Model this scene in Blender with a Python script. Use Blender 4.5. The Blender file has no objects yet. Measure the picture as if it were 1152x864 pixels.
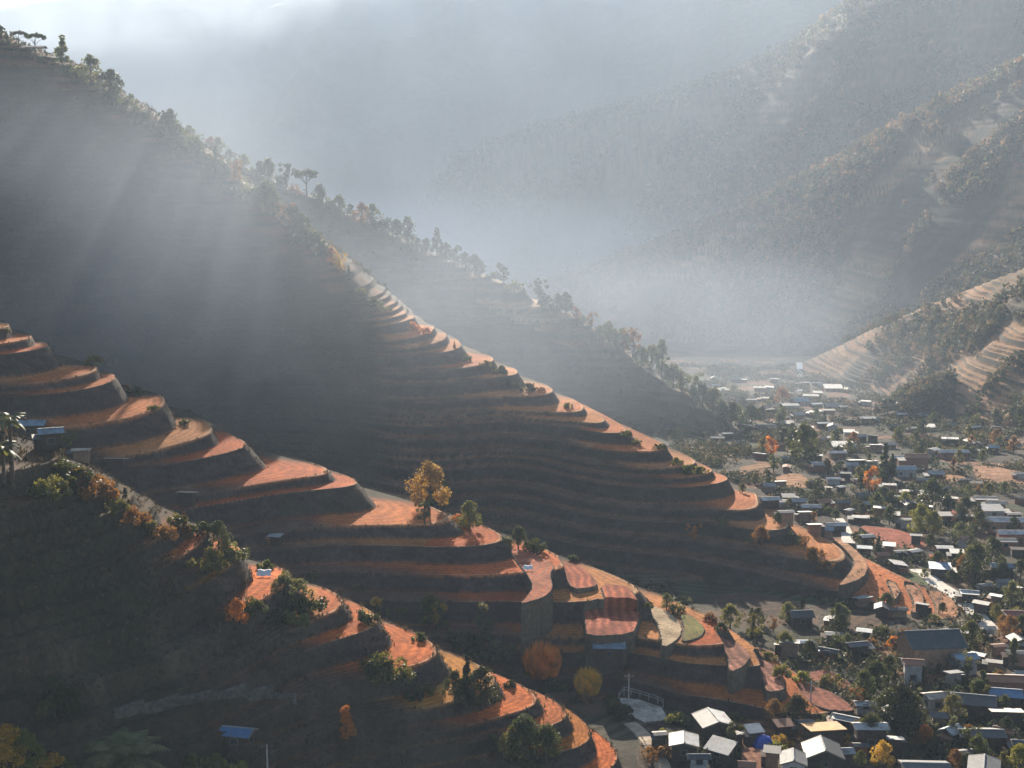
import bpy, math, random
import numpy as np
from mathutils import Vector, Matrix
sc = bpy.context.scene
col = sc.collection
R = math.radians
rnd = random.Random(7)
rng = np.random.default_rng(11)

# ------------------------------------------------------------------ camera, sky, sun, exposure
FPX, PITCH = 1582.0, 9.0
cd = bpy.data.cameras.new('camera'); cam = bpy.data.objects.new('camera', cd); col.objects.link(cam)
cd.sensor_width = 36.0; cd.lens = 36.0 * FPX / 1152.0; cd.clip_start = 1.0; cd.clip_end = 12000.0
cam.location = (0, 0, 0); cam.rotation_euler = (R(90 - PITCH), 0, 0)
sc.camera = cam
SUN_AZ, SUN_EL = -5.0, 17.0           # azimuth from the view direction (+ to the right), elevation
sd = Vector((math.sin(R(SUN_AZ)) * math.cos(R(SUN_EL)), math.cos(R(SUN_AZ)) * math.cos(R(SUN_EL)), math.sin(R(SUN_EL))))
w = bpy.data.worlds.new('World'); sc.world = w; w.use_nodes = True
nt = w.node_tree; nt.nodes.clear()
sky = nt.nodes.new('ShaderNodeTexSky'); sky.sky_type = 'NISHITA'; sky.sun_disc = False
sky.sun_elevation = R(SUN_EL); sky.sun_rotation = R(SUN_AZ); sky.air_density = 1.0; sky.dust_density = 1.5; sky.altitude = 1500
bg = nt.nodes.new('ShaderNodeBackground'); bg.inputs['Strength'].default_value = 0.05
wo = nt.nodes.new('ShaderNodeOutputWorld')
nt.links.new(sky.outputs[0], bg.inputs[0]); nt.links.new(bg.outputs[0], wo.inputs[0])
sl = bpy.data.lights.new('sun', 'SUN'); sl.energy = 5.0; sl.angle = R(0.5); sl.color = (1.0, 0.88, 0.72)
so = bpy.data.objects.new('sun', sl); col.objects.link(so); so.rotation_euler = (-sd).to_track_quat('-Z', 'Y').to_euler()
so.location = (0, 0, 600)
sc.view_settings.view_transform = 'Standard'; sc.view_settings.look = 'None'
sc.view_settings.exposure = 1.9; sc.view_settings.gamma = 1.0
cy = sc.cycles
cy.max_bounces = 5; cy.diffuse_bounces = 2; cy.glossy_bounces = 2; cy.transmission_bounces = 3; cy.transparent_max_bounces = 6
cy.volume_bounces = 1; cy.use_denoising = True
cy.volume_step_rate = 1.0; cy.volume_max_steps = 128
HAZE_D = 0.00011

# ------------------------------------------------------------------ helpers
def tag(o, label=None, cat=None, group=None, kind=None):
    if label: o['label'] = label
    if cat: o['category'] = cat
    if group: o['group'] = group
    if kind: o['kind'] = kind
    return o
def empty(name, loc, rz=0.0):
    o = bpy.data.objects.new(name, None); col.objects.link(o)
    o.location = loc; o.rotation_euler = (0, 0, rz); o.empty_display_size = 0.3
    return o
def link(name, me, parent=None, loc=None, rz=None):
    o = bpy.data.objects.new(name, me); col.objects.link(o)
    if parent is not None: o.parent = parent
    if loc is not None: o.location = loc
    if rz is not None: o.rotation_euler = (0, 0, rz)
    return o
def unproj(px, py, d):
    """a point at forward distance d seen at picture position px, py"""
    p = R(PITCH); xc = (px - 576.0) / FPX; yc = (432.0 - py) / FPX
    wy = math.cos(p) + yc * math.sin(p); wz = -math.sin(p) + yc * math.cos(p)
    return (xc * d / wy, d, wz * d / wy)
def proj(x, y, z):
    p = R(PITCH); f = y * math.cos(p) - z * math.sin(p); u = y * math.sin(p) + z * math.cos(p)
    return 576 + FPX * x / f, 432 - FPX * u / f
def mesh_np(name, V, F, mats, smooth=False, colors=None, uv=None, midx=None):
    V = np.asarray(V, np.float32); F = np.asarray(F, np.int32); k = F.shape[1]
    me = bpy.data.meshes.new(name)
    me.vertices.add(len(V)); me.vertices.foreach_set('co', V.ravel())
    me.loops.add(F.size); me.loops.foreach_set('vertex_index', F.ravel())
    me.polygons.add(len(F)); me.polygons.foreach_set('loop_start', np.arange(0, F.size, k, dtype=np.int32))
    me.polygons.foreach_set('loop_total', np.full(len(F), k, np.int32))
    me.polygons.foreach_set('use_smooth', np.full(len(F), smooth, bool))
    if midx is not None: me.polygons.foreach_set('material_index', np.asarray(midx, np.int32))
    for m in (mats if isinstance(mats, (list, tuple)) else [mats]): me.materials.append(m)
    if colors is not None:
        ca = me.color_attributes.new('tint', 'FLOAT_COLOR', 'POINT')
        ca.data.foreach_set('color', np.concatenate([colors, np.ones((len(V), 1))], 1).astype(np.float32).ravel())
    me.update(calc_edges=True)
    return me
class MB:
    """collects boxes, prisms and tubes into one mesh"""
    def __init__(s): s.v = []; s.f = []
    def add(s, vs, fs):
        n = len(s.v); s.v += [tuple(v) for v in vs]; s.f += [tuple(i + n for i in f) for f in fs]; return s
    def box(s, cx, cy, cz, sx, sy, sz, rz=0.0):
        vs = []
        for a in (-.5, .5):
            for b in (-.5, .5):
                for c in (-.5, .5):
                    x, y = a * sx, b * sy
                    vs.append((cx + x * math.cos(rz) - y * math.sin(rz), cy + x * math.sin(rz) + y * math.cos(rz), cz + c * sz))
        return s.add(vs, [(0, 1, 3, 2), (4, 6, 7, 5), (0, 4, 5, 1), (2, 3, 7, 6), (0, 2, 6, 4), (1, 5, 7, 3)])
    def slab(s, q, t):
        """quad q (4 points, counter-clockwise from above) with thickness t downwards along its normal"""
        a = [Vector(p) for p in q]; n = (a[1] - a[0]).cross(a[2] - a[0]).normalized()
        b = [p - n * t for p in a]
        return s.add(a + b, [(0, 1, 2, 3), (7, 6, 5, 4), (0, 4, 5, 1), (1, 5, 6, 2), (2, 6, 7, 3), (3, 7, 4, 0)])
    def tube(s, pts, rads, n=7, cap=True):
        P = [Vector(p) for p in pts]; base = len(s.v)
        for i, p in enumerate(P):
            t = (P[min(i + 1, len(P) - 1)] - P[max(i - 1, 0)]).normalized()
            a = t.cross(Vector((0, 0, 1)) if abs(t.z) < .9 else Vector((1, 0, 0))).normalized(); b = t.cross(a)
            r = rads[i] if hasattr(rads, '__len__') else rads
            for k in range(n):
                th = 2 * math.pi * k / n
                s.v.append(tuple(p + a * (r * math.cos(th)) + b * (r * math.sin(th))))
        for i in range(len(P) - 1):
            for k in range(n):
                q = base + i * n
                s.f.append((q + k, q + (k + 1) % n, q + n + (k + 1) % n, q + n + k))
        if cap:
            s.f.append(tuple(base + k for k in range(n))[::-1]); s.f.append(tuple(base + (len(P) - 1) * n + k for k in range(n)))
        return s
    def mesh(s, name, mat, smooth=False):
        me = bpy.data.meshes.new(name); me.from_pydata(s.v, [], s.f); me.update()
        me.materials.append(mat)
        if smooth:
            for p in me.polygons: p.use_smooth = True
        return me

# ------------------------------------------------------------------ noise
def _h(ix, iy, seed):
    n = (ix.astype(np.int64) * 374761393 + iy.astype(np.int64) * 668265263 + seed * 2147483647) & 0xffffffff
    n = ((n ^ (n >> 13)) * 1274126177) & 0xffffffff
    n = ((n ^ (n >> 16)) * 2246822519) & 0xffffffff
    return ((n ^ (n >> 15)) & 0xffffff) / float(0xffffff)
def noise(x, y, seed=0):
    x = np.asarray(x, float); y = np.asarray(y, float)
    ix = np.floor(x); iy = np.floor(y); fx = x - ix; fy = y - iy
    fx = fx * fx * (3 - 2 * fx); fy = fy * fy * (3 - 2 * fy)
    a = _h(ix, iy, seed); b = _h(ix + 1, iy, seed); c = _h(ix, iy + 1, seed); d = _h(ix + 1, iy + 1, seed)
    return (a + (b - a) * fx + (c - a) * fy + (a - b - c + d) * fx * fy) * 2 - 1
def fbm(x, y, seed=0, o=3):
    r = 0; a = 1.0; t = 0
    for i in range(o):
        r = r + a * noise(x, y, seed + i * 17); t += a; a *= .5; x = x * 2.03 + 5.1; y = y * 2.03 - 3.7
    return r / t
def sstep(a, b, x):
    t = np.clip((x - a) / (b - a), 0, 1); return t * t * (3 - 2 * t)

# ------------------------------------------------------------------ terrain: spurs given by their crest lines
# crest: (picture x, picture y, distance); w: roundness of the crest (m); front/back: slopes; step: terrace rise; amp: noise
SP = [
 dict(n='near', c=[(-420,300,190),(-200,375,203),(0,480,215),(90,525,221),(180,575,226),(300,640,229),(400,685,229),(500,735,226),(560,765,224),(640,800,220),(700,850,216)],
      w=16, sf=.95, sb=.8, step=3.1, amp=2.4, bend=0),
 dict(n='mid', c=[(-420,190,330),(-150,300,325),(0,376,320),(60,405,319),(140,440,318),(230,490,315),(330,524,310),(470,578,301),(600,625,290),(720,668,276),(790,700,262),(880,760,248),(940,800,240)],
      w=19, sf=.90, sb=.75, step=3.5, amp=1.4, bend=0),
 dict(n='main', c=[(-420,-190,585),(-200,-80,565),(0,42,545),(60,66,538),(110,98,530),(200,158,516),(280,222,503),(360,282,488),(430,346,470),(500,385,456),(560,414,442),(660,464,420),(740,504,398),(820,549,378),(880,592,358),(980,642,335),(1040,670,321),(1080,692,309)],
      w=20, sf=.90, sb=.7, step=2.6, amp=1.8, bend=0),
 dict(n='second', c=[(-200,-20,900),(100,105,890),(210,160,880),(350,220,860),(450,268,838),(560,316,808),(640,350,780),(700,393,744),(770,440,698),(835,486,640)],
      w=12, sf=.8, sb=.7, step=4.2, amp=4, bend=0),
 dict(n='knoll', c=[(1500,300,690),(1300,340,720),(1152,400,735),(1060,433,745),(1000,466,705),(960,480,690)], w=16, sf=.62, sb=.6, step=3.5, amp=5, bend=0),
 dict(n='lobe', c=[(1500,170,700),(1300,235,780),(1152,302,865),(1080,330,920),(1000,362,965),(940,393,1000),(900,410,1020),(850,425,1060)], w=20, sf=.80, sb=.55, step=2.4, amp=7, bend=0),
 dict(n='fold', c=[(1500,90,950),(1300,180,1010),(1152,253,1070),(1050,300,1140),(950,342,1200),(870,388,1230)], w=16, sf=.7, sb=.6, step=5, amp=6, bend=0),
 dict(n='east', c=[(1600,-130,1150),(1300,0,1230),(1152,74,1300),(1070,112,1345),(1000,150,1390),(930,190,1430),(850,231,1480),(740,277,1560),(640,314,1630),(560,338,1700),(470,352,1750)],
      w=30, sf=.80, sb=.6, step=5, amp=9, bend=0),
 dict(n='far', c=[(1600,-190,1650),(1152,-75,1800),(1050,-45,1860),(960,4,1930),(900,50,2000),(850,75,2060),(770,102,2150),(620,144,2300),(540,170,2400),(430,218,2500),(330,252,2600),(200,262,2700)],
      w=40, sf=.80, sb=.5, step=9, amp=20, bend=0),
 dict(n='back', c=[(1500,-80,2500),(1100,-60,2600),(900,-40,2650),(768,2,2700),(640,52,2760),(500,98,2850),(400,128,2900),(300,150,2950)], w=50, sf=.7, sb=.5, step=0, amp=34, bend=0),
 dict(n='horizon', c=[(900,-60,3050),(500,-50,3050),(400,-30,3050),(320,2,3050),(290,22,3060),(250,42,3070),(200,53,3100),(150,58,3120),(110,72,3150),(40,120,3200),(-60,160,3250)], w=30, sf=.65, sb=.5, step=0, amp=40, bend=0),
 dict(n='last', c=[(700,-40,3400),(300,-30,3400),(120,-8,3400),(60,1,3420),(0,10,3450),(-100,30,3500),(-400,60,3550)], w=40, sf=.5, sb=.5, step=0, amp=20, bend=0),
]
FA, FB = -82.5, -0.066
def floor_z(x, y):
    yy = np.minimum(y, 1900)
    z = FA + FB * yy
    z = z + 0.9 * fbm(x / 60, y / 60, 3, 2)
    # the valley sides steepen away from the stream towards the right
    z = z + 0.10 * np.maximum(0, x - (150 + 0.18 * y))
    return z
for k, s in enumerate(SP):
    P = np.array([unproj(*c) for c in s['c']]); a = P[0, :2]; b = P[-1, :2]
    ax = (b - a) / np.linalg.norm(b - a); pr = np.array([-ax[1], ax[0]])
    if pr[1] < 0: pr = -pr                                   # pr points away from the camera
    u = (P[:, :2] - a) @ ax; v = (P[:, :2] - a) @ pr
    o = np.argsort(u); uu = np.linspace(u[o][0] - 400, u[o][-1] + 250, 1600)
    vv = np.interp(uu, u[o], v[o]); zz = np.interp(uu, u[o], P[o, 2])
    s1 = (P[-1, 2] - P[-2, 2]) / (u[-1] - u[-2] + 1e-6)
    s1 = min(s1, -.35)
    zz = np.where(uu > u[o][-1], P[o, 2][-1] + s1 * (uu - u[o][-1]), zz)
    s0 = max(-.2, min(.4, (P[1, 2] - P[0, 2]) / (u[1] - u[0]) * -1))
    zz = np.where(uu < u[o][0], P[o, 2][0] + s0 * (u[o][0] - uu) * .5, zz)
    ker = np.hanning(31 if k < 4 else 41); ker /= ker.sum(); pad = len(ker) // 2
    # smoothing only a few metres so that the crest keeps its place
    du = uu[1] - uu[0]; kw = max(3, int((7 if k < 3 else 22) / du) | 1); ker = np.hanning(kw + 2)[1:-1]; ker /= ker.sum(); pad = kw // 2
    vv = np.convolve(np.pad(vv, pad, 'edge'), ker, 'valid'); zz = np.convolve(np.pad(zz, pad, 'edge'), ker, 'valid')
    s.update(a=a, ax=ax, pr=pr, uu=uu, vv=vv, zz=zz, ymin=P[:, 1].min(), ymax=P[:, 1].max(), umin=u.min(), umax=u.max())
def spur_raw(k, x, y):
    s = SP[k]
    u = (x - s['a'][0]) * s['ax'][0] + (y - s['a'][1]) * s['ax'][1]
    v = (x - s['a'][0]) * s['pr'][0] + (y - s['a'][1]) * s['pr'][1]
    vc = np.interp(u, s['uu'], s['vv']); zc = np.interp(u, s['uu'], s['zz'])
    d = v - vc; wd = s['w'] * (1 + .35 * noise(u / (s['w'] * 3.3), 0 * u, k + 5))
    rib = 1 + .16 * noise(u / (s['w'] * 4.5), d / (s['w'] * 12), k + 40)
    sl = np.where(d < 0, s['sf'] * rib, s['sb'])
    z = zc - sl * (np.sqrt(d * d + wd * wd) - wd)
    far = sstep(0, s['w'] * 2.5, np.abs(d))
    z = z + s['amp'] * fbm(x / (s['w'] * 3.2), y / (s['w'] * 3.2), k + 60) * (.12 + .88 * far)
    return z, u, d
def terr(k, x, y):
    """terraced height of spur k, plus level number, place within the step (0 = outer lip, 1 = top of the riser)"""
    s = SP[k]; z, u, d = spur_raw(k, x, y)
    if s['step'] <= 0: return z, u, d, np.zeros_like(z), np.full_like(z, .5)
    st = s['step']; n = 1.1 * st * noise(x / (st * 12), y / (st * 12), k + 80) * .45
    # terraces split and merge: every second level fades in and out along the slope
    wv_ = .22 * st * noise(x / (st * 9), y / (st * 9), k + 90); zl = z + n + wv_
    LVS = s.setdefault('lev', np.cumsum(np.concatenate([[-420.0], np.random.default_rng(k + 3).choice([.55, .75, 1.0, 1.25, 1.6], 1500) * st])))
    fi = np.clip(np.searchsorted(LVS, zl, 'right') - 1, 0, len(LVS) - 2); gap = LVS[fi + 1] - LVS[fi]; t = np.clip((zl - LVS[fi]) / gap, 0, .99999); fl = fi.astype(float)
    edge = .76 if k < 3 else .7
    g = np.where(t < edge, t / edge * .07, .07 + (t - edge) / (1 - edge) * .93)
    bund = .045 * np.exp(-((t - .03) / .03) ** 2) if k < 3 else 0
    zt = LVS[fi] + gap * (g + bund) - wv_ - n
    # worn, wooded or untilled stretches keep their natural slope
    if k == 2: q = .12 + .88 * sstep(400, 450, 576 + FPX * x / y)
    elif k == 3: q = .3 + .7 * np.exp(-((576 + FPX * x / y - 580) / 60) ** 2)
    elif k in (5,): q = .35 + .6 * sstep(-.25, .1, noise(x / 45, y / 45, 71))
    elif k == 7: q = .15
    elif k > 2: q = .3
    else: q = 1.0
    zt = z + (zt - z) * q
    return zt, u, d, fl, t
PADS = []                    # levelled fields: (polygon in plan, height, colour, second colour, furrow heading, furrow width)
def inside(P, x, y):
    r = np.zeros(x.shape, bool); n = len(P)
    for i in range(n):
        x1, y1 = P[i]; x2, y2 = P[(i + 1) % n]
        if y1 == y2: continue
        c = ((y1 > y) != (y2 > y)) & (x < (x2 - x1) * (y - y1) / (y2 - y1) + x1); r ^= c
    return r
def height(x, y):
    x = np.asarray(x, float); y = np.asarray(y, float); sh = x.shape; x = x.ravel(); y = y.ravel()
    z = floor_z(x, y); dom = np.full(x.shape, -1, np.int8); lv = np.zeros(x.shape); tt = np.full(x.shape, .5); U = np.zeros(x.shape); D = np.zeros(x.shape)
    for k, s in enumerate(SP):
        m = (y > s['ymin'] - (170 if k < 4 else 800)) & (y < s['ymax'] + (230 if k < 4 else 800))
        if not m.any(): continue
        zt, u, d, fl, t = terr(k, x[m], y[m])
        idx = np.nonzero(m)[0]; up = zt > z[idx]; j = idx[up]
        z[j] = zt[up]; dom[j] = k; lv[j] = fl[up]; tt[j] = t[up]; U[j] = u[up]; D[j] = d[up]
    for i, p in enumerate(PADS):
        P = p[0]; bb = (x > P[:, 0].min()) & (x < P[:, 0].max()) & (y > P[:, 1].min()) & (y < P[:, 1].max())
        if not bb.any(): continue
        idx = np.nonzero(bb)[0]; ins = inside(P, x[idx], y[idx]); j = idx[ins]
        z[j] = p[1]; tt[j] = 2.0 + i
    return [q.reshape(sh) for q in (z, dom, lv, tt, U, D)]
def gz(x, y): return float(height(np.array([x]), np.array([y]))[0][0])
_DS = np.geomspace(110, 3800, 2600)
def hit(px, py):
    """where the line of sight through a picture position first meets the terrain"""
    x0, _, z0 = unproj(px, py, 1.0); z = height(x0 * _DS, _DS)[0]
    below = np.nonzero(z > z0 * _DS)[0]
    if not len(below): return None
    i = below[0]; lo, hi = _DS[max(i - 1, 0)], _DS[i]
    dd = np.linspace(lo, hi, 40); zz = height(x0 * dd, dd)[0]; b = np.nonzero(zz >= z0 * dd)[0]; d = dd[b[0]] if len(b) else hi
    return (x0 * d, d, z0 * d)

def smooth_poly(q, it=2):
    q = np.array(q, float)
    for _ in range(it):
        nx = np.roll(q, -1, 0); q = np.stack([.78 * q + .22 * nx, .22 * q + .78 * nx], 1).reshape(-1, 2)
    return q
def pad(poly, c1, c2=None, heading=90.0, width=1.3, rise=.3, pct=60, smooth=1):
    """level a field whose outline is seen at these picture positions"""
    q = np.array(poly, float)
    if smooth: q = smooth_poly(q, smooth)
    h = hit(*q.mean(0)); Z = h[2]
    for _ in range(3):
        W = []
        for px, py in q:
            a = unproj(px, py, 1.0); t = Z / a[2]; W.append((a[0] * t, t))
        W = np.array(W); gx = np.linspace(W[:, 0].min(), W[:, 0].max(), 14); gy = np.linspace(W[:, 1].min(), W[:, 1].max(), 14)
        X, Y = np.meshgrid(gx, gy); m = inside(W, X, Y)
        if not m.any(): break
        Z = float(np.percentile(height(X[m], Y[m])[0], pct)) + rise
        Z = min(max(Z, h[2] - .5), h[2] + 1.8)
    W = np.array([(unproj(px, py, 1.0)[0] * Z / unproj(px, py, 1.0)[2], Z / unproj(px, py, 1.0)[2]) for px, py in q])
    NEWPADS.append((W, Z, np.array(c1), np.array(c2 or [v * .7 for v in c1]), heading, width))
NEWPADS = []
TC, TC2 = (.47, .130, .058), (.24, .065, .038)      # red soil, ridge and furrow
OR, OR2 = (.47, .20, .055), (.36, .13, .05)       # orange stubble
TN, TN2 = (.45, .24, .12), (.36, .18, .09)
for a in [
 ([(571,617),(592,619),(612,628),(625,637),(619,645),(623,662),(612,672),(584,680),(592,671),(600,660),(592,645),(581,632)], TC, (.38,.15,.09), 70, 1.6),
 ([(627,634),(645,635),(662,642),(673,656),(669,660),(644,663),(634,648)], TC, TC2, 95, 1.7),
 ([(675,657),(705,658),(715,670),(722,683),(686,684),(680,672)], TC, TC2, 92, 1.8),
 ([(656,684),(722,686),(718,700),(712,713),(660,716),(658,702)], (.48,.145,.075), TC2, 88, 1.8),
 ([(724,679),(745,684),(762,695),(768,706),(765,718),(745,730),(743,712),(735,695)], (.50,.36,.22), (.46,.33,.2), 0, 40),
 ([(766,689),(778,692),(794,706),(790,716),(770,722),(767,719),(770,706),(766,696)], (.26,.20,.06), (.18,.17,.05), 100, 1.8),
 ([(804,715),(818,717),(838,728),(845,738),(838,749),(820,757),(819,742),(812,726)], (.46,.20,.13), (.20,.085,.055), 100, 1.9),
 ([(846,738),(862,743),(876,752),(886,768),(883,776),(862,779),(858,764),(852,748)], (.46,.20,.13), (.20,.085,.055), 105, 1.9),
 ([(895,768),(930,775),(955,790),(963,801),(925,798),(905,785)], (.42,.15,.09), (.24,.09,.06), 100, 1.7),
 ([(905,757),(930,752),(958,768),(962,778),(915,768)], (.35,.13,.08), (.28,.1,.06), 30, 2),
 ([(935,605),(950,608),(968,622),(978,636),(972,650),(940,661),(955,645),(962,632),(948,615)], (.46,.22,.11), TN2, 60, 2.0),
 ([(1015,655),(1030,658),(1041,672),(1036,689),(1024,689),(1029,676)], (.44,.19,.11), TN2, 70, 2.0),
 ([(1040,664),(1060,665),(1076,677),(1080,690),(1074,696),(1040,697),(1052,688),(1052,678)], (.48,.22,.11), TN2, 60, 2.2),
 ([(996,652),(1008,656),(1014,666),(1006,676),(1003,664)], (.46,.22,.12), TN2, 60, 2.2),
 ([(860,541),(885,532),(905,533),(915,548),(888,551)], (.46,.25,.14), TN2, 20, 3),
 ([(829,525),(870,519),(877,524),(835,530)], (.46,.28,.14), TN2, 20, 3),
 ([(962,590),(1005,594),(1030,602),(1050,616),(1010,618),(985,605)], (.42,.12,.07), (.30,.09,.055), 170, 2.2),
 ([(1055,573),(1075,573),(1096,588),(1065,589)], (.42,.13,.08), (.32,.1,.06), 170, 2.4),
 ([(1040,622),(1060,625),(1069,640),(1058,643)], (.42,.15,.07), TC2, 170, 2.4),
 ([(1056,533),(1085,535),(1090,542),(1062,543)], (.48,.27,.12), TN2, 10, 3),
 ([(1091,524),(1110,523),(1165,533),(1165,549),(1100,542)], (.40,.23,.15), TN2, 10, 4),
 ([(1113,732),(1130,728),(1170,736),(1170,757),(1135,746)], (.34,.11,.07), TC2, 140, 1.6),
 ([(832,842),(850,840),(872,850),(878,876),(838,876)], (.34,.16,.09), (.22,.10,.06), 100, 1.3),
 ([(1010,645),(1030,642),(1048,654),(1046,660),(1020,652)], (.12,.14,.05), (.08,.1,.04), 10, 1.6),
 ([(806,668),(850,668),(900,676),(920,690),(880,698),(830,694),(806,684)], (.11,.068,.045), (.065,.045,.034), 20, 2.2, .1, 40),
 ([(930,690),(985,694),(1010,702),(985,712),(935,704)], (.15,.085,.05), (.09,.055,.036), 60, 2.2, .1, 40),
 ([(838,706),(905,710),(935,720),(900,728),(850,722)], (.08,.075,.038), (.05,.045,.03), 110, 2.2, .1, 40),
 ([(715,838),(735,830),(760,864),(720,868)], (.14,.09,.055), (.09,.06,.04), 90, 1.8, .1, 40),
 ([(695,784),(718,786),(745,795),(753,810),(725,813),(702,802)], (.50,.44,.36), (.50,.44,.36), 0, 50, .3, 60, 0),
]: pad(*a)
PADS += NEWPADS

# ------------------------------------------------------------------ materials
def new_mat(name):
    m = bpy.data.materials.new(name); m.use_nodes = True
    n = m.node_tree.nodes; b = n['Principled BSDF']; return m, n, m.node_tree.links, b
def noise_node(n, l, scale, coord='Object', detail=4, rough=.6):
    tc = n.new('ShaderNodeTexCoord'); t = n.new('ShaderNodeTexNoise'); t.inputs['Scale'].default_value = scale
    t.inputs['Detail'].default_value = detail; t.inputs['Roughness'].default_value = rough
    l.new(tc.outputs[coord], t.inputs['Vector']); return t
def mat_simple(name, c, c2=None, rough=.8, metal=0.0, scale=3.0, bump=0.0, spec=.3, wave=None):
    m, n, l, b = new_mat(name)
    b.inputs['Roughness'].default_value = rough; b.inputs['Metallic'].default_value = metal
    b.inputs['Specular IOR Level'].default_value = spec
    t = noise_node(n, l, scale)
    r = n.new('ShaderNodeValToRGB'); c2 = c2 or tuple(v * .6 for v in c)
    r.color_ramp.elements[0].color = (*c2, 1); r.color_ramp.elements[1].color = (*c, 1)
    r.color_ramp.elements[0].position = .35; r.color_ramp.elements[1].position = .65
    l.new(t.outputs['Fac'], r.inputs[0]); l.new(r.outputs[0], b.inputs['Base Color'])
    if wave:
        tc = n.new('ShaderNodeTexCoord'); wv = n.new('ShaderNodeTexWave'); wv.bands_direction = wave[0]
        wv.inputs['Scale'].default_value = wave[1]; wv.inputs['Distortion'].default_value = .2
        l.new(tc.outputs['Object'], wv.inputs['Vector'])
        bp = n.new('ShaderNodeBump'); bp.inputs['Strength'].default_value = .7; bp.inputs['Distance'].default_value = .08
        l.new(wv.outputs['Fac'], bp.inputs['Height']); l.new(bp.outputs[0], b.inputs['Normal'])
    elif bump:
        bp = n.new('ShaderNodeBump'); bp.inputs['Strength'].default_value = bump; bp.inputs['Distance'].default_value = .15
        l.new(t.outputs['Fac'], bp.inputs['Height']); l.new(bp.outputs[0], b.inputs['Normal'])
    return m
def mat_terrain():
    m, n, l, b = new_mat('terrain_soil'); b.inputs['Roughness'].default_value = .95; b.inputs['Specular IOR Level'].default_value = .08
    at = n.new('ShaderNodeAttribute'); at.attribute_name = 'tint'
    t1 = noise_node(n, l, 1.1, 'Object', 6, .75); t2 = noise_node(n, l, .09, 'Object', 4)
    mp1 = n.new('ShaderNodeMapRange'); mp1.inputs['From Min'].default_value = .3; mp1.inputs['From Max'].default_value = .7
    mp1.inputs['To Min'].default_value = .55; mp1.inputs['To Max'].default_value = 1.4; l.new(t1.outputs['Fac'], mp1.inputs['Value'])
    mp2 = n.new('ShaderNodeMapRange'); mp2.inputs['From Min'].default_value = .3; mp2.inputs['From Max'].default_value = .7
    mp2.inputs['To Min'].default_value = .8; mp2.inputs['To Max'].default_value = 1.2; l.new(t2.outputs['Fac'], mp2.inputs['Value'])
    mu = n.new('ShaderNodeMath'); mu.operation = 'MULTIPLY'; l.new(mp1.outputs[0], mu.inputs[0]); l.new(mp2.outputs[0], mu.inputs[1])
    vm = n.new('ShaderNodeVectorMath'); vm.operation = 'SCALE'; l.new(at.outputs['Color'], vm.inputs[0]); l.new(mu.outputs[0], vm.inputs['Scale'])
    l.new(vm.outputs[0], b.inputs['Base Color'])
    bp = n.new('ShaderNodeBump'); bp.inputs['Strength'].default_value = .8; bp.inputs['Distance'].default_value = .5
    l.new(t1.outputs['Fac'], bp.inputs['Height']); l.new(bp.outputs[0], b.inputs['Normal'])
    return m
def mat_leaf():
    """foliage: the hue comes from the object's own colour, with light and dark patches; thin leaves let light through"""
    m, n, l, b = new_mat('foliage'); out = [x for x in n if x.type == 'OUTPUT_MATERIAL'][0]
    oi = n.new('ShaderNodeObjectInfo'); t = noise_node(n, l, 1.3, 'Object', 3)
    mp = n.new('ShaderNodeMapRange'); mp.inputs['From Min'].default_value = .3; mp.inputs['From Max'].default_value = .7
    mp.inputs['To Min'].default_value = .5; mp.inputs['To Max'].default_value = 1.5; l.new(t.outputs['Fac'], mp.inputs['Value'])
    vm = n.new('ShaderNodeVectorMath'); vm.operation = 'SCALE'; l.new(oi.outputs['Color'], vm.inputs[0]); l.new(mp.outputs[0], vm.inputs['Scale'])
    l.new(vm.outputs[0], b.inputs['Base Color']); b.inputs['Roughness'].default_value = .6; b.inputs['Specular IOR Level'].default_value = .25
    tr = n.new('ShaderNodeBsdfTranslucent'); v2 = n.new('ShaderNodeVectorMath'); v2.operation = 'MULTIPLY'; v2.inputs[1].default_value = (1.5, 1.3, .5)
    l.new(vm.outputs[0], v2.inputs[0]); l.new(v2.outputs[0], tr.inputs['Color'])
    mx = n.new('ShaderNodeMixShader'); mx.inputs[0].default_value = .42
    l.new(b.outputs[0], mx.inputs[1]); l.new(tr.outputs[0], mx.inputs[2]); l.new(mx.outputs[0], out.inputs['Surface'])
    return m
M = {}
M['terrain'] = mat_terrain(); M['leaf'] = mat_leaf()
M['bark'] = mat_simple('bark', (.10, .07, .05), (.05, .035, .025), .9, scale=4, bump=.5)
M['timber'] = mat_simple('dark_timber', (.075, .05, .035), (.035, .025, .02), .85, scale=2)
M['plaster'] = mat_simple('plaster', (.42, .40, .37), (.26, .24, .21), .85, scale=1.2)
M['earth'] = mat_simple('mud_wall', (.30, .19, .12), (.20, .12, .08), .9, scale=1.5)
M['brick'] = mat_simple('brick_wall', (.28, .11, .07), (.18, .08, .05), .85, scale=2)
M['glass'] = mat_simple('window_glass', (.03, .04, .05), (.02, .025, .03), .15, scale=1, spec=.6)
M['frame'] = mat_simple('window_frame', (.20, .17, .14), None, .6)
M['door'] = mat_simple('door_wood', (.12, .06, .03), None, .6)
M['concrete'] = mat_simple('concrete', (.50, .46, .40), (.36, .33, .29), .85, scale=.8, bump=.2)
M['stone'] = mat_simple('stone', (.13, .115, .10), (.05, .045, .04), .9, scale=1.2, bump=.6)
M['gravel'] = mat_simple('dirt_track', (.42, .33, .24), (.28, .2, .13), .95, scale=.6, bump=.3)
M['steel'] = mat_simple('steel', (.35, .35, .36), None, .5, .6)
M['cloth'] = mat_simple('cloth', (.75, .75, .73), (.6, .6, .6), .8)
M['water'] = mat_simple('white_water', (.7, .75, .78), (.4, .45, .48), .25, scale=1.5, bump=.5, spec=.7)
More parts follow.
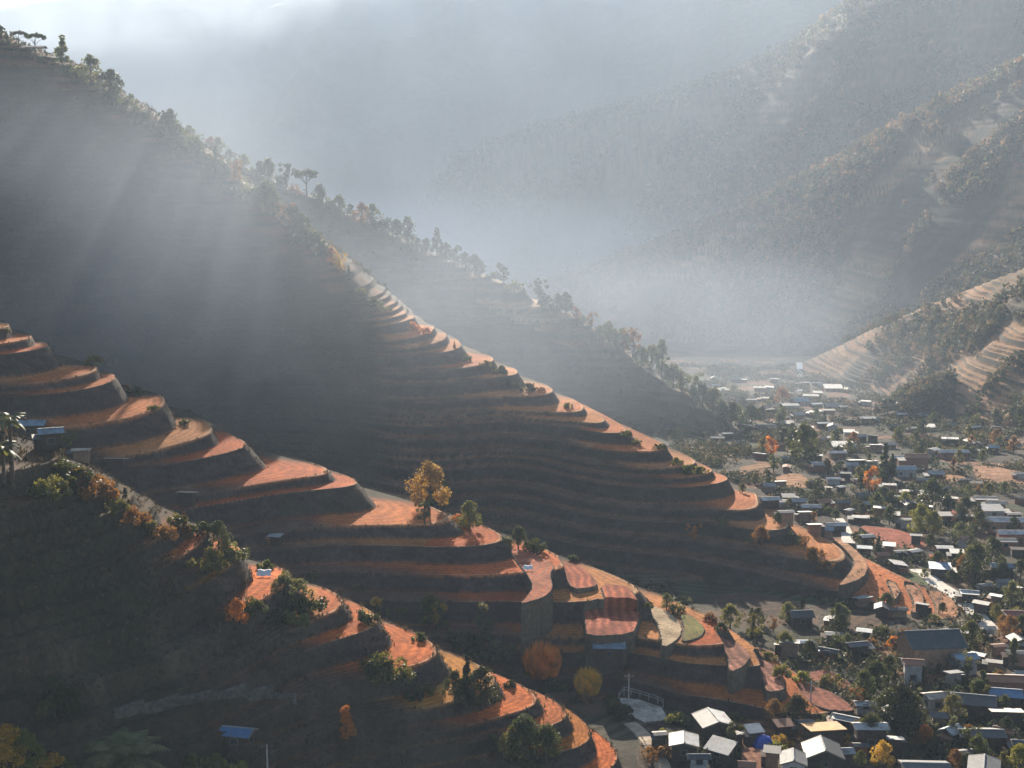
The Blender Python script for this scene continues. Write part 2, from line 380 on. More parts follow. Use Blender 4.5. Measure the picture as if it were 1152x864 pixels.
ROOF = {
 'white': ((.55, .55, .54), .58, .1), 'pale': ((.32, .33, .34), .6, .1), 'grey': ((.14, .145, .155), .65, .1), 'dark': ((.07, .072, .08), .55, .1),
 'blue': ((.07, .20, .38), .45, .1), 'teal': ((.028, .055, .065), .6, .1), 'cream': ((.62, .50, .38), .55, 0), 'red': ((.33, .075, .05), .6, 0),
 'ochre': ((.66, .31, .02), .6, 0), 'rust': ((.36, .15, .08), .7, 0), 'sky': ((.24, .34, .43), .6, .1)}
def stains(m, c):
    n, l = m.node_tree.nodes, m.node_tree.links; b = n['Principled BSDF']; src = b.inputs['Base Color'].links[0].from_socket
    t = noise_node(n, l, .55, 'Object', 5, .7); oi = n.new('ShaderNodeObjectInfo'); ad = n.new('ShaderNodeVectorMath'); ad.operation = 'ADD'
    l.new(t.inputs['Vector'].links[0].from_socket, ad.inputs[0]); l.new(oi.outputs['Location'], ad.inputs[1]); l.new(ad.outputs[0], t.inputs['Vector'])
    r = n.new('ShaderNodeMapRange'); r.inputs['From Min'].default_value = .50; r.inputs['From Max'].default_value = .68; r.inputs['To Max'].default_value = .75; l.new(t.outputs['Fac'], r.inputs[0])
    mx = n.new('ShaderNodeMix'); mx.data_type = 'RGBA'; l.new(r.outputs[0], mx.inputs['Factor']); l.new(src, mx.inputs['A']); mx.inputs['B'].default_value = (*c, 1); l.new(mx.outputs['Result'], b.inputs['Base Color'])
for k, (c, r, me_) in ROOF.items():
    M['roof_' + k] = mat_simple('roofing_' + k, c, tuple(v * .72 for v in c), r, me_, scale=.9, wave=('X', 3.0), spec=.5); stains(M['roof_' + k], (.16, .10, .07) if k in ('white', 'pale', 'cream', 'ochre', 'rust', 'red') else (.10, .085, .075))

# ------------------------------------------------------------------ the terrain sheet, split into hills where they meet
az = np.concatenate([np.linspace(-46, -21.5, 150)[:-1], np.linspace(-21.5, 21.5, 1150), np.linspace(21.5, 46, 120)[1:]])
rr = [40.0]
while rr[-1] < 4000:
    r_ = rr[-1]; f = .02 if r_ < 140 else .0011 if r_ < 330 else .0009 if r_ < 600 else .0016 if r_ < 900 else .003 if r_ < 1250 else .005 if r_ < 1900 else .012
    rr.append(r_ * (1 + f))
rr = np.array(rr); NA, NR = len(az), len(rr)
TA = np.tan(np.radians(az))[None, :].repeat(NR, 0); YY = rr[:, None].repeat(NA, 1); XX = TA * YY
ZZ, DOM, LV, TT, UU, DD = height(XX, YY)
# put rows of vertices exactly on the lips and feet of the terraces
S = LV + TT; shift = np.zeros_like(ZZ); ok = (DOM[1:] == DOM[:-1]) & (DOM[1:] >= 0) & (DOM[1:] <= 7) & (TT[1:] < 1.5) & (TT[:-1] < 1.5)
for thr in (0.0, .76, .70):
    a = S[:-1] - thr; b = S[1:] - thr; m = ok & (np.floor(a) != np.floor(b)) & (np.abs(b - a) < .6)
    if thr == .76: m &= DOM[1:] < 3
    if thr == .70: m &= DOM[1:] >= 3
    lvl = np.maximum(np.floor(a), np.floor(b)); f = np.where(m, (lvl - a) / np.where(np.abs(b - a) < 1e-9, 1, b - a), 0)
    lo = m & (f < .5); hi = m & (f >= .5)
    shift[:-1][lo] = f[lo]; shift[1:][hi] = f[hi] - 1
dr = np.empty(NR); dr[:-1] = np.diff(rr); dr[-1] = dr[-2]
YY = YY + np.clip(shift, -.49, .49) * dr[:, None]; XX = TA * YY
ZZ, DOM, LV, TT, UU, DD = height(XX, YY)
del S, shift, ok
# the foot and edge of a levelled field is bare bank, not crop
PM = TT > 1.5; ER = PM.copy()
ER[1:] &= PM[:-1]; ER[:-1] &= PM[1:]; ER[:, 1:] &= PM[:, :-1]; ER[:, :-1] &= PM[:, 1:]
DI = PM.copy(); DI[1:] |= PM[:-1]; DI[:-1] |= PM[1:]; DI[:, 1:] |= PM[:, :-1]; DI[:, :-1] |= PM[:, 1:]
RIM = (DI & ~ER).ravel()

def tint_terrain(x, y, z, dom, lv, t, u, d):
    n = x.size; C = np.zeros((n, 3))
    def setc(m, c, var=.12, sc_=7.0, seed=1):
        k = 1 + var * fbm(x[m] / sc_, y[m] / sc_, seed, 3) * 2
        C[m] = np.array(c)[None, :] * k[:, None]
    dry = np.array([.115, .085, .055]); 
    big = fbm(x / 26, y / 26, 200, 3)
    # ground cover of the valley floor: bare earth, dry grass, vegetable plots
    f = dom < 0
    pl = _h(np.floor((x + .35 * y + 12 * noise(x / 30, y / 30, 8)) / 13), np.floor((y - .2 * x + 14 * noise(x / 34, y / 34, 9)) / 15), 4)
    cols = np.array([(.055, .048, .034), (.085, .055, .036), (.035, .042, .022), (.17, .08, .045), (.065, .055, .036), (.045, .036, .028)])
    C[f] = cols[(pl[f] * 5.99).astype(int)] * (1 + .5 * fbm(x[f] / 5, y[f] / 5, 12, 3))[:, None]
    an = pl[f] * 37.0; fw = np.sin((x[f] * np.cos(an) + y[f] * np.sin(an)) * 2 * math.pi / (2.2 + y[f] / 400)); C[f] *= (1 + .35 * fw * (pl[f] > .35))[:, None]
    # hills
    for k in range(len(SP)):
        m = dom == k
        if not m.any(): continue
        xs, ys, ts, us, ls, ds = x[m], y[m], t[m], u[m], lv[m], d[m]
        seg = np.floor(us / (34 if k < 3 else 60) + 2.3 * _h(ls, ls * 0, 31 + k))
        h1 = _h(ls, seg, 77 + k); h2 = _h(seg, ls, 99 + k)
        if k == 0: pal = np.array([(.46, .165, .032), (.48, .130, .036), (.48, .21, .040), (.38, .115, .038)])
        elif k == 1: pal = np.array([(.45, .150, .050), (.47, .125, .044), (.47, .20, .075), (.42, .14, .055)])
        elif k == 2: pal = np.array([(.44, .18, .07), (.46, .16, .065), (.42, .19, .09), (.46, .21, .10)])
        else: pal = np.array([(.38, .21, .12), (.40, .24, .15), (.24, .15, .08), (.33, .2, .12)])
        tread = pal[(h1 * 3.99).astype(int)] * (.85 + .3 * h2)[:, None]
        step = max(SP[k]['step'], 1)
        fur = np.sin((ts * (34 if k == 0 else 44)) + 3 * noise(xs / 9, ys / 9, 5)); fade = 1.0 if k < 2 else .6
        tread *= (1 + .16 * fade * fur)[:, None]
        pat = fbm(xs / 3.1, ys / 3.1, 21 + k, 3); tread *= (1 + .26 * pat)[:, None] * np.array([.90, .82, .68])
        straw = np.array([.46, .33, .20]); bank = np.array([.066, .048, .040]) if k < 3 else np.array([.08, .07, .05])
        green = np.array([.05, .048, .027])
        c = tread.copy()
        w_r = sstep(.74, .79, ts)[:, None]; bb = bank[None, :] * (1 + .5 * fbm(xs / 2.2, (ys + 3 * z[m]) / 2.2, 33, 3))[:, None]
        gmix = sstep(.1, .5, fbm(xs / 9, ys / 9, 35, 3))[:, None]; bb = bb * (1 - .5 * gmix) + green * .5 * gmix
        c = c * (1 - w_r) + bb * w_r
        lip = (np.exp(-((ts - .035) / .03) ** 2) * .65)[:, None]; c = c * (1 - lip) + straw * lip * (1 + .3 * noise(xs, ys, 3))[:, None]
        # wild ground: nothing tilled
        if k < 3:      # treads lower down the front slopes darkened, their shade put into the colour
            w_shade = sstep((9, 12, 7)[k], (19, 22, 15)[k], -ds + 7 * noise(us / 16, ls * 3.1, 7 + k))[:, None]
            shade_c = np.array([.085, .058, .042]) * (1 + .3 * fur + .5 * pat)[:, None]
            c = c * (1 - w_shade * (1 - w_r) * .92) + shade_c * w_shade * (1 - w_r) * .92
        wild = np.zeros(len(xs))
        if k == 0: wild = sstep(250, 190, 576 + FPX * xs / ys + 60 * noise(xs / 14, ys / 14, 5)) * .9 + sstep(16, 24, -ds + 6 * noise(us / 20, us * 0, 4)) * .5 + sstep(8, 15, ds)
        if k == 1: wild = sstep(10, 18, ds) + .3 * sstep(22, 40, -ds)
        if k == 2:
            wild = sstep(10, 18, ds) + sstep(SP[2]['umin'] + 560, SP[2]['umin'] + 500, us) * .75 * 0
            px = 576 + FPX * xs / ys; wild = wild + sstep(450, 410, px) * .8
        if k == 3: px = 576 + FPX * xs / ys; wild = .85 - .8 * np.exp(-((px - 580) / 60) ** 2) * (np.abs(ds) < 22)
        if k == 4: wild = np.full(len(xs), .85)
        if k == 5: wild = .25 + .7 * sstep(.0, .3, fbm(xs / 60, ys / 60, 11, 2))
        if k == 6: wild = np.full(len(xs), .75)
        if k == 7: wild = .35 + .6 * sstep(-.2, .1, fbm(xs / 70, ys / 70, 13, 2))
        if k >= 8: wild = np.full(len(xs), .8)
        wild = np.clip(wild, 0, 1)[:, None]
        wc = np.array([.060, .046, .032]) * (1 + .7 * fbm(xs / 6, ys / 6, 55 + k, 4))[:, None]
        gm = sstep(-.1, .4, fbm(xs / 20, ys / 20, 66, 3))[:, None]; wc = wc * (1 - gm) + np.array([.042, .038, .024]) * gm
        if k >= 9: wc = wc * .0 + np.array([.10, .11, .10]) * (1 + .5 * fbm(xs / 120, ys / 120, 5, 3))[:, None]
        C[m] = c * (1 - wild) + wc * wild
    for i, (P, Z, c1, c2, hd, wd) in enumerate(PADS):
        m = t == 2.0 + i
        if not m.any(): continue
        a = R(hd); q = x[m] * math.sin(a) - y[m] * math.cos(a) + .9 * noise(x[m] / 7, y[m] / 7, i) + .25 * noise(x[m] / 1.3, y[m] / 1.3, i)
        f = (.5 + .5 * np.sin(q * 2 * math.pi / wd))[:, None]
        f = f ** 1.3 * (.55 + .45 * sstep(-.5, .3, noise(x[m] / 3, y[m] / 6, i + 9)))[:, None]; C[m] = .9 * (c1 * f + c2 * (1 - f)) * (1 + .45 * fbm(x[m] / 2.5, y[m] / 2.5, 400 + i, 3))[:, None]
    return np.clip(C, .01, .8)
CC = np.zeros((NR * NA, 3))
fl_ = [q.ravel() for q in (XX, YY, ZZ, DOM, LV, TT, UU, DD)]
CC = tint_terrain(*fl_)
CC[RIM] = (.13, .10, .07)
VV = np.stack([XX.ravel(), YY.ravel(), ZZ.ravel()], 1).astype(np.float32)
ii = (np.arange(NR - 1)[:, None] * NA + np.arange(NA - 1)[None, :]).ravel()
zf = ZZ.ravel(); dg1 = (np.abs(zf[ii] - zf[ii + NA + 1]) <= np.abs(zf[ii + 1] - zf[ii + NA]))[:, None]
Q1 = np.where(dg1, np.stack([ii, ii + 1, ii + NA + 1], 1), np.stack([ii, ii + 1, ii + NA], 1))
Q2 = np.where(dg1, np.stack([ii, ii + NA + 1, ii + NA], 1), np.stack([ii + 1, ii + NA + 1, ii + NA], 1))
# dominating hill of a face, cleaned of specks by using a coarse majority
fd = DOM[:-1, :-1].ravel().astype(int)
TERR = [(-1, 'valley_floor', 'valley floor with vegetable plots and bare earth between the village houses'),
 (0, 'hillside', 'nearest terraced spur with orange lit fields and dark shaded front slope at lower left'),
 (1, 'hillside', 'second terraced spur with long curved orange fields behind the nearest one'),
 (2, 'hillside', 'great terraced mountainside descending from the top left to the village'),
 (3, 'hillside', 'hazy tree lined spur behind the great terraced mountainside'),
 (4, 'hill', 'low wooded knoll at the right edge above the village'),
 (5, 'hillside', 'hillside of pale terraces right of the upper village'),
 (6, 'hill', 'narrow tree covered fold above the pale terraces on the right'),
 (7, 'mountain', 'wooded mountain ridge rising to the right edge with sunlit crest trees'),
 (8, 'mountain', 'pale blue mountain ridge rising to the top right corner beyond the fog'),
 (9, 'mountain', 'faint mountain slope in the haze at top centre'),
 (10, 'mountain', 'faint far mountain with a steep shoulder left of top centre'),
 (11, 'mountain', 'palest farthest mountain under the bright sky at top left')]
for k, nm, lb in TERR:
    mk = fd == k
    if not mk.any(): continue
    f = np.concatenate([Q1[mk], Q2[mk]])
    used, inv = np.unique(f, return_inverse=True)
    me = mesh_np(nm, VV[used], inv.reshape(-1, 3), M['terrain'], False, CC[used])
    tag(link(nm, me), lb, {'valley_floor': 'ground', 'hillside': 'hillside', 'hill': 'hill', 'mountain': 'mountain'}[nm], kind='structure')
del Q1, Q2, VV, CC, fl_

# ------------------------------------------------------------------ haze: even air over everything, fog in the far valley
def box_obj(name, x0, x1, y0, y1, z0, z1, mat):
    mb = MB().box((x0 + x1) / 2, (y0 + y1) / 2, (z0 + z1) / 2, x1 - x0, y1 - y0, z1 - z0)
    return link(name, mb.mesh(name, mat))
hm = bpy.data.materials.new('haze'); hm.use_nodes = True; hn = hm.node_tree; hn.nodes.clear()
pv = hn.nodes.new('ShaderNodeVolumePrincipled'); ho = hn.nodes.new('ShaderNodeOutputMaterial')
pv.inputs['Color'].default_value = (.60, .76, .96, 1); pv.inputs['Density'].default_value = HAZE_D; pv.inputs['Anisotropy'].default_value = .12
hn.links.new(pv.outputs[0], ho.inputs['Volume'])
ZTOP = float(ZZ.max()) + 12; print('ZTOP', ZTOP, NA, NR)
tag(box_obj('haze', -4600, 4600, -60, 4300, -260, ZTOP, hm), 'blue grey haze filling the whole valley', 'haze', kind='stuff')
# mist: uneven low cloud in the far valley and blue smoke lying against the slopes, one volume with soft clouds in it
def mist_object():
    m = bpy.data.materials.new('mist'); m.use_nodes = True; n = m.node_tree.nodes; l = m.node_tree.links; n.clear()
    out = n.new('ShaderNodeOutputMaterial'); pv = n.new('ShaderNodeVolumePrincipled'); l.new(pv.outputs[0], out.inputs['Volume'])
    pv.inputs['Color'].default_value = (.65, .74, .86, 1); pv.inputs['Anisotropy'].default_value = .12
    tc = n.new('ShaderNodeTexCoord'); total = None
    for (px, py, d), (rx, ry, rz), dens in MIST:
        c = unproj(px, py, d); mp = n.new('ShaderNodeMapping'); mp.vector_type = 'POINT'
        mp.inputs['Scale'].default_value = (1 / rx, 1 / ry, 1 / rz); mp.inputs['Location'].default_value = (-c[0] / rx, -c[1] / ry, -c[2] / rz)
        g = n.new('ShaderNodeTexGradient'); g.gradient_type = 'SPHERICAL'
        l.new(tc.outputs['Object'], mp.inputs[0]); l.new(mp.outputs[0], g.inputs[0])
        r = n.new('ShaderNodeMapRange'); r.interpolation_type = 'SMOOTHSTEP'; r.inputs['To Max'].default_value = dens; r.inputs['From Max'].default_value = .8
        l.new(g.outputs['Fac'], r.inputs[0])
        if total is None: total = r.outputs[0]
        else:
            a = n.new('ShaderNodeMath'); a.operation = 'ADD'; l.new(total, a.inputs[0]); l.new(r.outputs[0], a.inputs[1]); total = a.outputs[0]
    t = n.new('ShaderNodeTexNoise'); t.inputs['Scale'].default_value = .007; t.inputs['Detail'].default_value = 4; t.inputs['Distortion'].default_value = 1.2
    l.new(tc.outputs['Object'], t.inputs['Vector'])
    r = n.new('ShaderNodeMapRange'); r.inputs['From Min'].default_value = .36; r.inputs['From Max'].default_value = .66; r.inputs['To Min'].default_value = .35; r.inputs['To Max'].default_value = 1.8
    l.new(t.outputs['Fac'], r.inputs[0]); mu = n.new('ShaderNodeMath'); mu.operation = 'MULTIPLY'; l.new(total, mu.inputs[0]); l.new(r.outputs[0], mu.inputs[1])
    l.new(mu.outputs[0], pv.inputs['Density'])
    m.cycles.homogeneous_volume = False; m.cycles.volume_step_rate = .8
    tag(box_obj('mist', -1500, 1500, 300, 2990, -250, 400, m), 'white fog bank and blue smoke lying in the valley behind the spurs', 'mist', kind='stuff')
MIST = [((480, 70, 2780), (2200, 300, 520), .0030), ((576, 250, 1650), (2600, 1440, 620), .00017), ((170, 300, 430), (280, 105, 78), .0022), ((430, 285, 1700), (620, 480, 88), .0026),
        ((840, 345, 1150), (290, 230, 55), .0012), ((560, 390, 640), (220, 140, 75), .0012), ((900, 430, 780), (170, 150, 50), .0007)]

mist_object()

# ------------------------------------------------------------------ plants
def leaf_cloud(centres, radii, per, size, seed, up=.3, flat=1.0):
    """leaf-sized quads spread through clumps"""
    g = np.random.default_rng(seed); V = []; 
    for (c, r) in zip(centres, radii):
        n = per; d = g.normal(size=(n, 3)); d /= np.linalg.norm(d, axis=1)[:, None]
        rad = r * g.uniform(.35, 1.08, (n, 1)) ** .6; p = np.array(c) + d * rad * np.array([1, 1, flat])
        a = g.normal(size=(n, 3)); a /= np.linalg.norm(a, axis=1)[:, None]
        b = np.cross(a, g.normal(size=(n, 3)) + [0, 0, up]); b /= np.linalg.norm(b, axis=1)[:, None]
        s = size * g.uniform(.6, 1.3, (n, 1))
        V.append(np.stack([p - a * s * .5, p + b * s * .28, p + a * s * .5, p - b * s * .28], 1))
    V = np.concatenate(V).reshape(-1, 3); F = np.arange(len(V)).reshape(-1, 4)
    return V, F
def crown_shape(kind, seed, n):
    g = random.Random(seed); C = []; Rr = []
    for i in range(n):
        if kind == 'round':
            th = g.uniform(0, 6.283); h = g.uniform(0, 1); r = (1 - abs(2 * h - .7) ** 2 * .55) * 3.1 * math.sqrt(g.random())
            C.append((r * math.cos(th), r * math.sin(th), 1.5 + h * 5.7)); Rr.append(g.uniform(.65, 1.25))
        elif kind == 'tall':
            th = g.uniform(0, 6.283); h = g.random(); r = (1.35 * (1 - h ** 2.2) + .25) * math.sqrt(g.random())
            C.append((r * math.cos(th), r * math.sin(th), 1.5 + h * 6.2)); Rr.append(g.uniform(.4, .75))
        elif kind == 'cone':
            th = g.uniform(0, 6.283); h = g.random() ** 1.3; r = 1.5 * (1 - h) * math.sqrt(g.uniform(.2, 1))
            C.append((r * math.cos(th), r * math.sin(th), .9 + h * 6.9)); Rr.append(.62 * (1 - h) + .18)
        elif kind == 'umbrella':
            th = g.uniform(0, 6.283); r = 3.8 * math.sqrt(g.random())
            C.append((r * math.cos(th), r * math.sin(th), 6.4 - r * r * .07 + g.uniform(-.3, .4))); Rr.append(g.uniform(.5, .85))
        elif kind == 'open':
            th = g.uniform(0, 6.283); h = g.random(); r = 2.9 * g.random()
            C.append((r * math.cos(th), r * math.sin(th), 2.2 + h * 5.2)); Rr.append(g.uniform(.45, .8))
        elif kind == 'bush':
            th = g.uniform(0, 6.283); r = 2.2 * math.sqrt(g.random())
            C.append((r * math.cos(th), r * math.sin(th), .4 + (1.9 - .25 * r * r) * g.random())); Rr.append(g.uniform(.45, .85))
    return C, Rr
def trunk_mb(kind, seed, crown):
    g = random.Random(seed + 5); mb = MB(); H = {'round': 5.2, 'tall': 6.6, 'cone': 7.2, 'umbrella': 5.6, 'open': 5.6, 'bush': .8}[kind]
    rb = {'round': .26, 'tall': .17, 'cone': .18, 'umbrella': .24, 'open': .2, 'bush': .12}[kind]
    pts = [(g.uniform(-.12, .12) * i, g.uniform(-.12, .12) * i, -.5 + (H + .5) * i / 4) for i in range(5)]
    mb.tube(pts, [rb * 1.25, rb, rb * .75, rb * .5, rb * .2])
    for i in range(0, len(crown), max(1, len(crown) // 8)):
        c = crown[i]; z0 = max(.3, min(H * .8, c[2] * .55)); t = (z0 + .5) / (H + .5) * 4; j = min(3, int(t)); f = t - j
        s = tuple(pts[j][q] * (1 - f) + pts[j + 1][q] * f for q in range(3))
        m = ((s[0] + c[0]) / 2, (s[1] + c[1]) / 2, (s[2] + c[2]) / 2 + .25); mb.tube([s, m, c], [rb * .4, rb * .25, rb * .08], 5)
    return mb
PROTO = {}
def proto(kind, var, fine):
    key = (kind, var, fine)
    if key not in PROTO:
        seed = hash_(kind) + var * 13; n = {'round': 40, 'tall': 30, 'cone': 38, 'umbrella': 24, 'open': 22, 'bush': 16}[kind]
        C, Rr = crown_shape(kind, seed, n)
        V, F = leaf_cloud(C, Rr, 95 if fine else 26, .40 if fine else .75, seed)
        cm = mesh_np('crown', V, F, M['leaf']); tm = trunk_mb(kind, seed, C).mesh('trunk', M['bark'])
        if fine: PROTO[key] = (cm, tm)
        else:
            # one mesh: crown and trunk together, for trees too small to show their parts
            t = trunk_mb(kind, seed, C[::3]); nv = len(V); me = bpy.data.meshes.new('tree')
            me.from_pydata([tuple(v) for v in V] + t.v, [], [tuple(int(i) for i in f) for f in F] + [tuple(i + nv for i in f) for f in t.f])
            me.materials.append(M['leaf']); me.materials.append(M['bark'])
            me.polygons.foreach_set('material_index', np.array([0] * len(F) + [1] * len(t.f), np.int32)); PROTO[key] = (me, None)
    return PROTO[key]
def hash_(s): return sum(ord(c) * (i + 3) for i, c in enumerate(s))
ITEMS = []                       # (object, what it looks like, category, group, picture x, picture y)
KH = {'round': 7.9, 'tall': 8.3, 'cone': 8.0, 'umbrella': 7.0, 'open': 7.9, 'bush': 2.6}
COL = {'dark': (.045, .058, .028), 'green': (.07, .085, .032), 'olive': (.12, .12, .045), 'grey': (.11, .125, .075), 'orange': (.38, .15, .04),
       'yellow': (.42, .27, .05), 'brown': (.19, .10, .045), 'lime': (.17, .18, .05), 'gold': (.25, .17, .07), 'black': (.028, .034, .018)}
CW = {'dark': 'dark green', 'green': 'green', 'olive': 'olive green', 'grey': 'grey green', 'orange': 'orange leaved', 'yellow': 'golden yellow', 'brown': 'brown leaved', 'lime': 'yellow green', 'gold': 'pale golden', 'black': 'very dark'}
KW = {'round': 'round crowned tree', 'tall': 'slender upright tree', 'cone': 'pointed conifer', 'umbrella': 'umbrella shaped tree', 'open': 'open branched tree', 'bush': 'low bush'}
KN = {'round': 'tree', 'tall': 'slender_tree', 'cone': 'conifer', 'umbrella': 'umbrella_tree', 'open': 'tree', 'bush': 'bush'}
def plant(kind, px, py, hp, colour, group=None, pos=None, wide=1.0):
    """a plant whose foot is seen at px, py and that looks hp picture pixels tall"""
    p = pos or hit(px, py)
    if p is None: return None
    sc_ = hp * p[1] / FPX / KH[kind] * 1.04; var = rnd.randrange(3); fine = p[1] < 430 and hp > 13
    c = COL[colour]; j = rnd.uniform(.85, 1.18); tint = (c[0] * j * rnd.uniform(.93, 1.07), c[1] * j, c[2] * j, 1)
    a, b = proto(kind, var, fine); z = p[2] - .15
    if fine:
        o = empty(KN[kind], (p[0], p[1], z), rnd.uniform(0, 6.28)); k = link('crown', a, o); k.color = tint; link('trunk', b, o)
    else: o = link(KN[kind], a, None, (p[0], p[1], z), rnd.uniform(0, 6.28)); o.color = tint
    o.scale = (sc_ * wide, sc_ * wide, sc_)
    q = proj(p[0], p[1], p[2] + hp * p[1] / FPX / 2)
    base = f"{CW[colour]} {KW[kind]}"
    ITEMS.append((o, base, 'bush' if kind == 'bush' else 'tree', group, q[0], q[1])); return o

def crest_at(k, px):
    """the point of spur k's crest seen at picture x = px"""
    s = SP[k]; u = s['uu']; m = (u > s['umin'] - 50) & (u < s['umax'] + 40)
    X = s['a'][0] + u[m] * s['ax'][0] + s['vv'][m] * s['pr'][0]; Y = s['a'][1] + u[m] * s['ax'][1] + s['vv'][m] * s['pr'][1]
    i = int(np.argmin(np.abs(proj(X, Y, s['zz'][m])[0] - px))); x, y = float(X[i]), float(Y[i]); return x, y
def crest_tree(k, px, hp, kind, colour, off=0.0, group=None):
    hp = hp * (1.3 if hp > 12 else 1.05)
    x, y = crest_at(k, px); y += off; return plant(kind, px, 0, hp, colour, group, pos=(x, y, gz(x, y)))

# trees along the skyline of the great mountainside
G1 = 'trees along the crest of the great mountainside'
for px, hp, kind, c in [(5,14,'open','dark'),(13,11,'tall','dark'),(24,13,'umbrella','dark'),(40,16,'umbrella','dark'),(72,26,'tall','grey'),(83,10,'bush','dark'),(103,24,'round','grey'),(116,17,'open','dark'),(128,24,'round','dark'),
    (136,14,'bush','dark'),(152,13,'open','grey'),(161,11,'bush','dark'),(168,12,'round','dark'),(183,17,'open','dark'),(194,24,'round','dark'),(203,20,'round','green'),(212,14,'bush','green'),(225,12,'bush','dark'),(238,13,'bush','dark'),
    (246,26,'cone','dark'),(256,16,'round','dark'),(266,22,'open','brown'),(276,14,'bush','olive'),(288,17,'round','dark'),(299,26,'round','dark'),(310,24,'round','green'),(320,24,'open','brown'),(331,25,'round','dark'),(343,26,'round','dark'),(350,17,'bush','dark'),
    (362,12,'bush','dark'),(374,15,'round','orange'),(382,18,'open','yellow'),(394,13,'cone','dark'),(407,8,'bush','olive'),(423,10,'bush','green'),(436,7,'bush','olive'),(463,9,'bush','orange'),(477,8,'bush','orange'),(512,9,'cone','brown'),(526,7,'bush','green'),
    (545,7,'bush','olive'),(563,10,'bush','dark'),(577,9,'bush','dark'),(592,10,'bush','dark'),(607,6,'bush','brown'),(640,6,'bush','olive'),(702,8,'bush','green'),(716,7,'bush','olive'),(741,8,'bush','dark'),(760,8,'bush','olive'),(775,11,'bush','green'),(790,9,'bush','olive')]:
    crest_tree(2, px, hp, kind, c, rnd.uniform(-5, 1), G1)
# trees along the second, hazier spur
G2 = 'trees along the crest of the hazy spur'
for px, hp, kind, c in [(215,16,'round','grey'),(226,13,'open','grey'),(237,15,'round','brown'),(247,17,'round','grey'),(258,12,'round','dark'),(266,14,'open','grey'),(275,13,'round','grey'),(284,10,'bush','grey'),(293,13,'round','dark'),(303,18,'round','grey'),
    (313,11,'bush','grey'),(322,20,'open','dark'),(333,10,'bush','brown'),(346,22,'umbrella','dark'),(360,16,'round','dark'),(371,10,'bush','grey'),(382,16,'round','grey'),(394,12,'round','dark'),(408,20,'round','brown'),(419,18,'round','grey'),(427,12,'bush','dark'),(437,15,'open','dark'),(447,18,'round','dark'),(458,22,'round','dark'),
    (470,12,'round','dark'),(480,14,'round','dark'),(492,24,'tall','dark'),(502,16,'round','dark'),(513,17,'open','dark'),(523,13,'round','dark'),(534,18,'round','dark'),(541,14,'round','dark'),(553,8,'bush','grey'),(566,20,'open','dark'),(580,11,'bush','grey'),
    (588,12,'round','dark'),(607,21,'open','dark'),(617,12,'bush','dark'),(628,15,'round','dark'),(637,18,'round','dark'),(648,14,'open','brown'),(655,12,'round','grey'),(664,15,'open','brown'),(674,14,'round','grey'),(684,18,'round','grey'),(692,14,'round','grey'),(700,20,'round','grey'),(711,26,'open','brown'),(720,18,'round','grey'),
    (733,22,'round','grey'),(744,34,'tall','grey'),(756,22,'round','grey'),(766,18,'round','grey'),(777,26,'open','grey'),(789,20,'round','dark'),(801,22,'round','grey'),(812,17,'round','grey'),(823,22,'round','dark'),(833,15,'open','grey')]:
    crest_tree(3, px, hp, kind, c, rnd.uniform(-8, 2), G2)
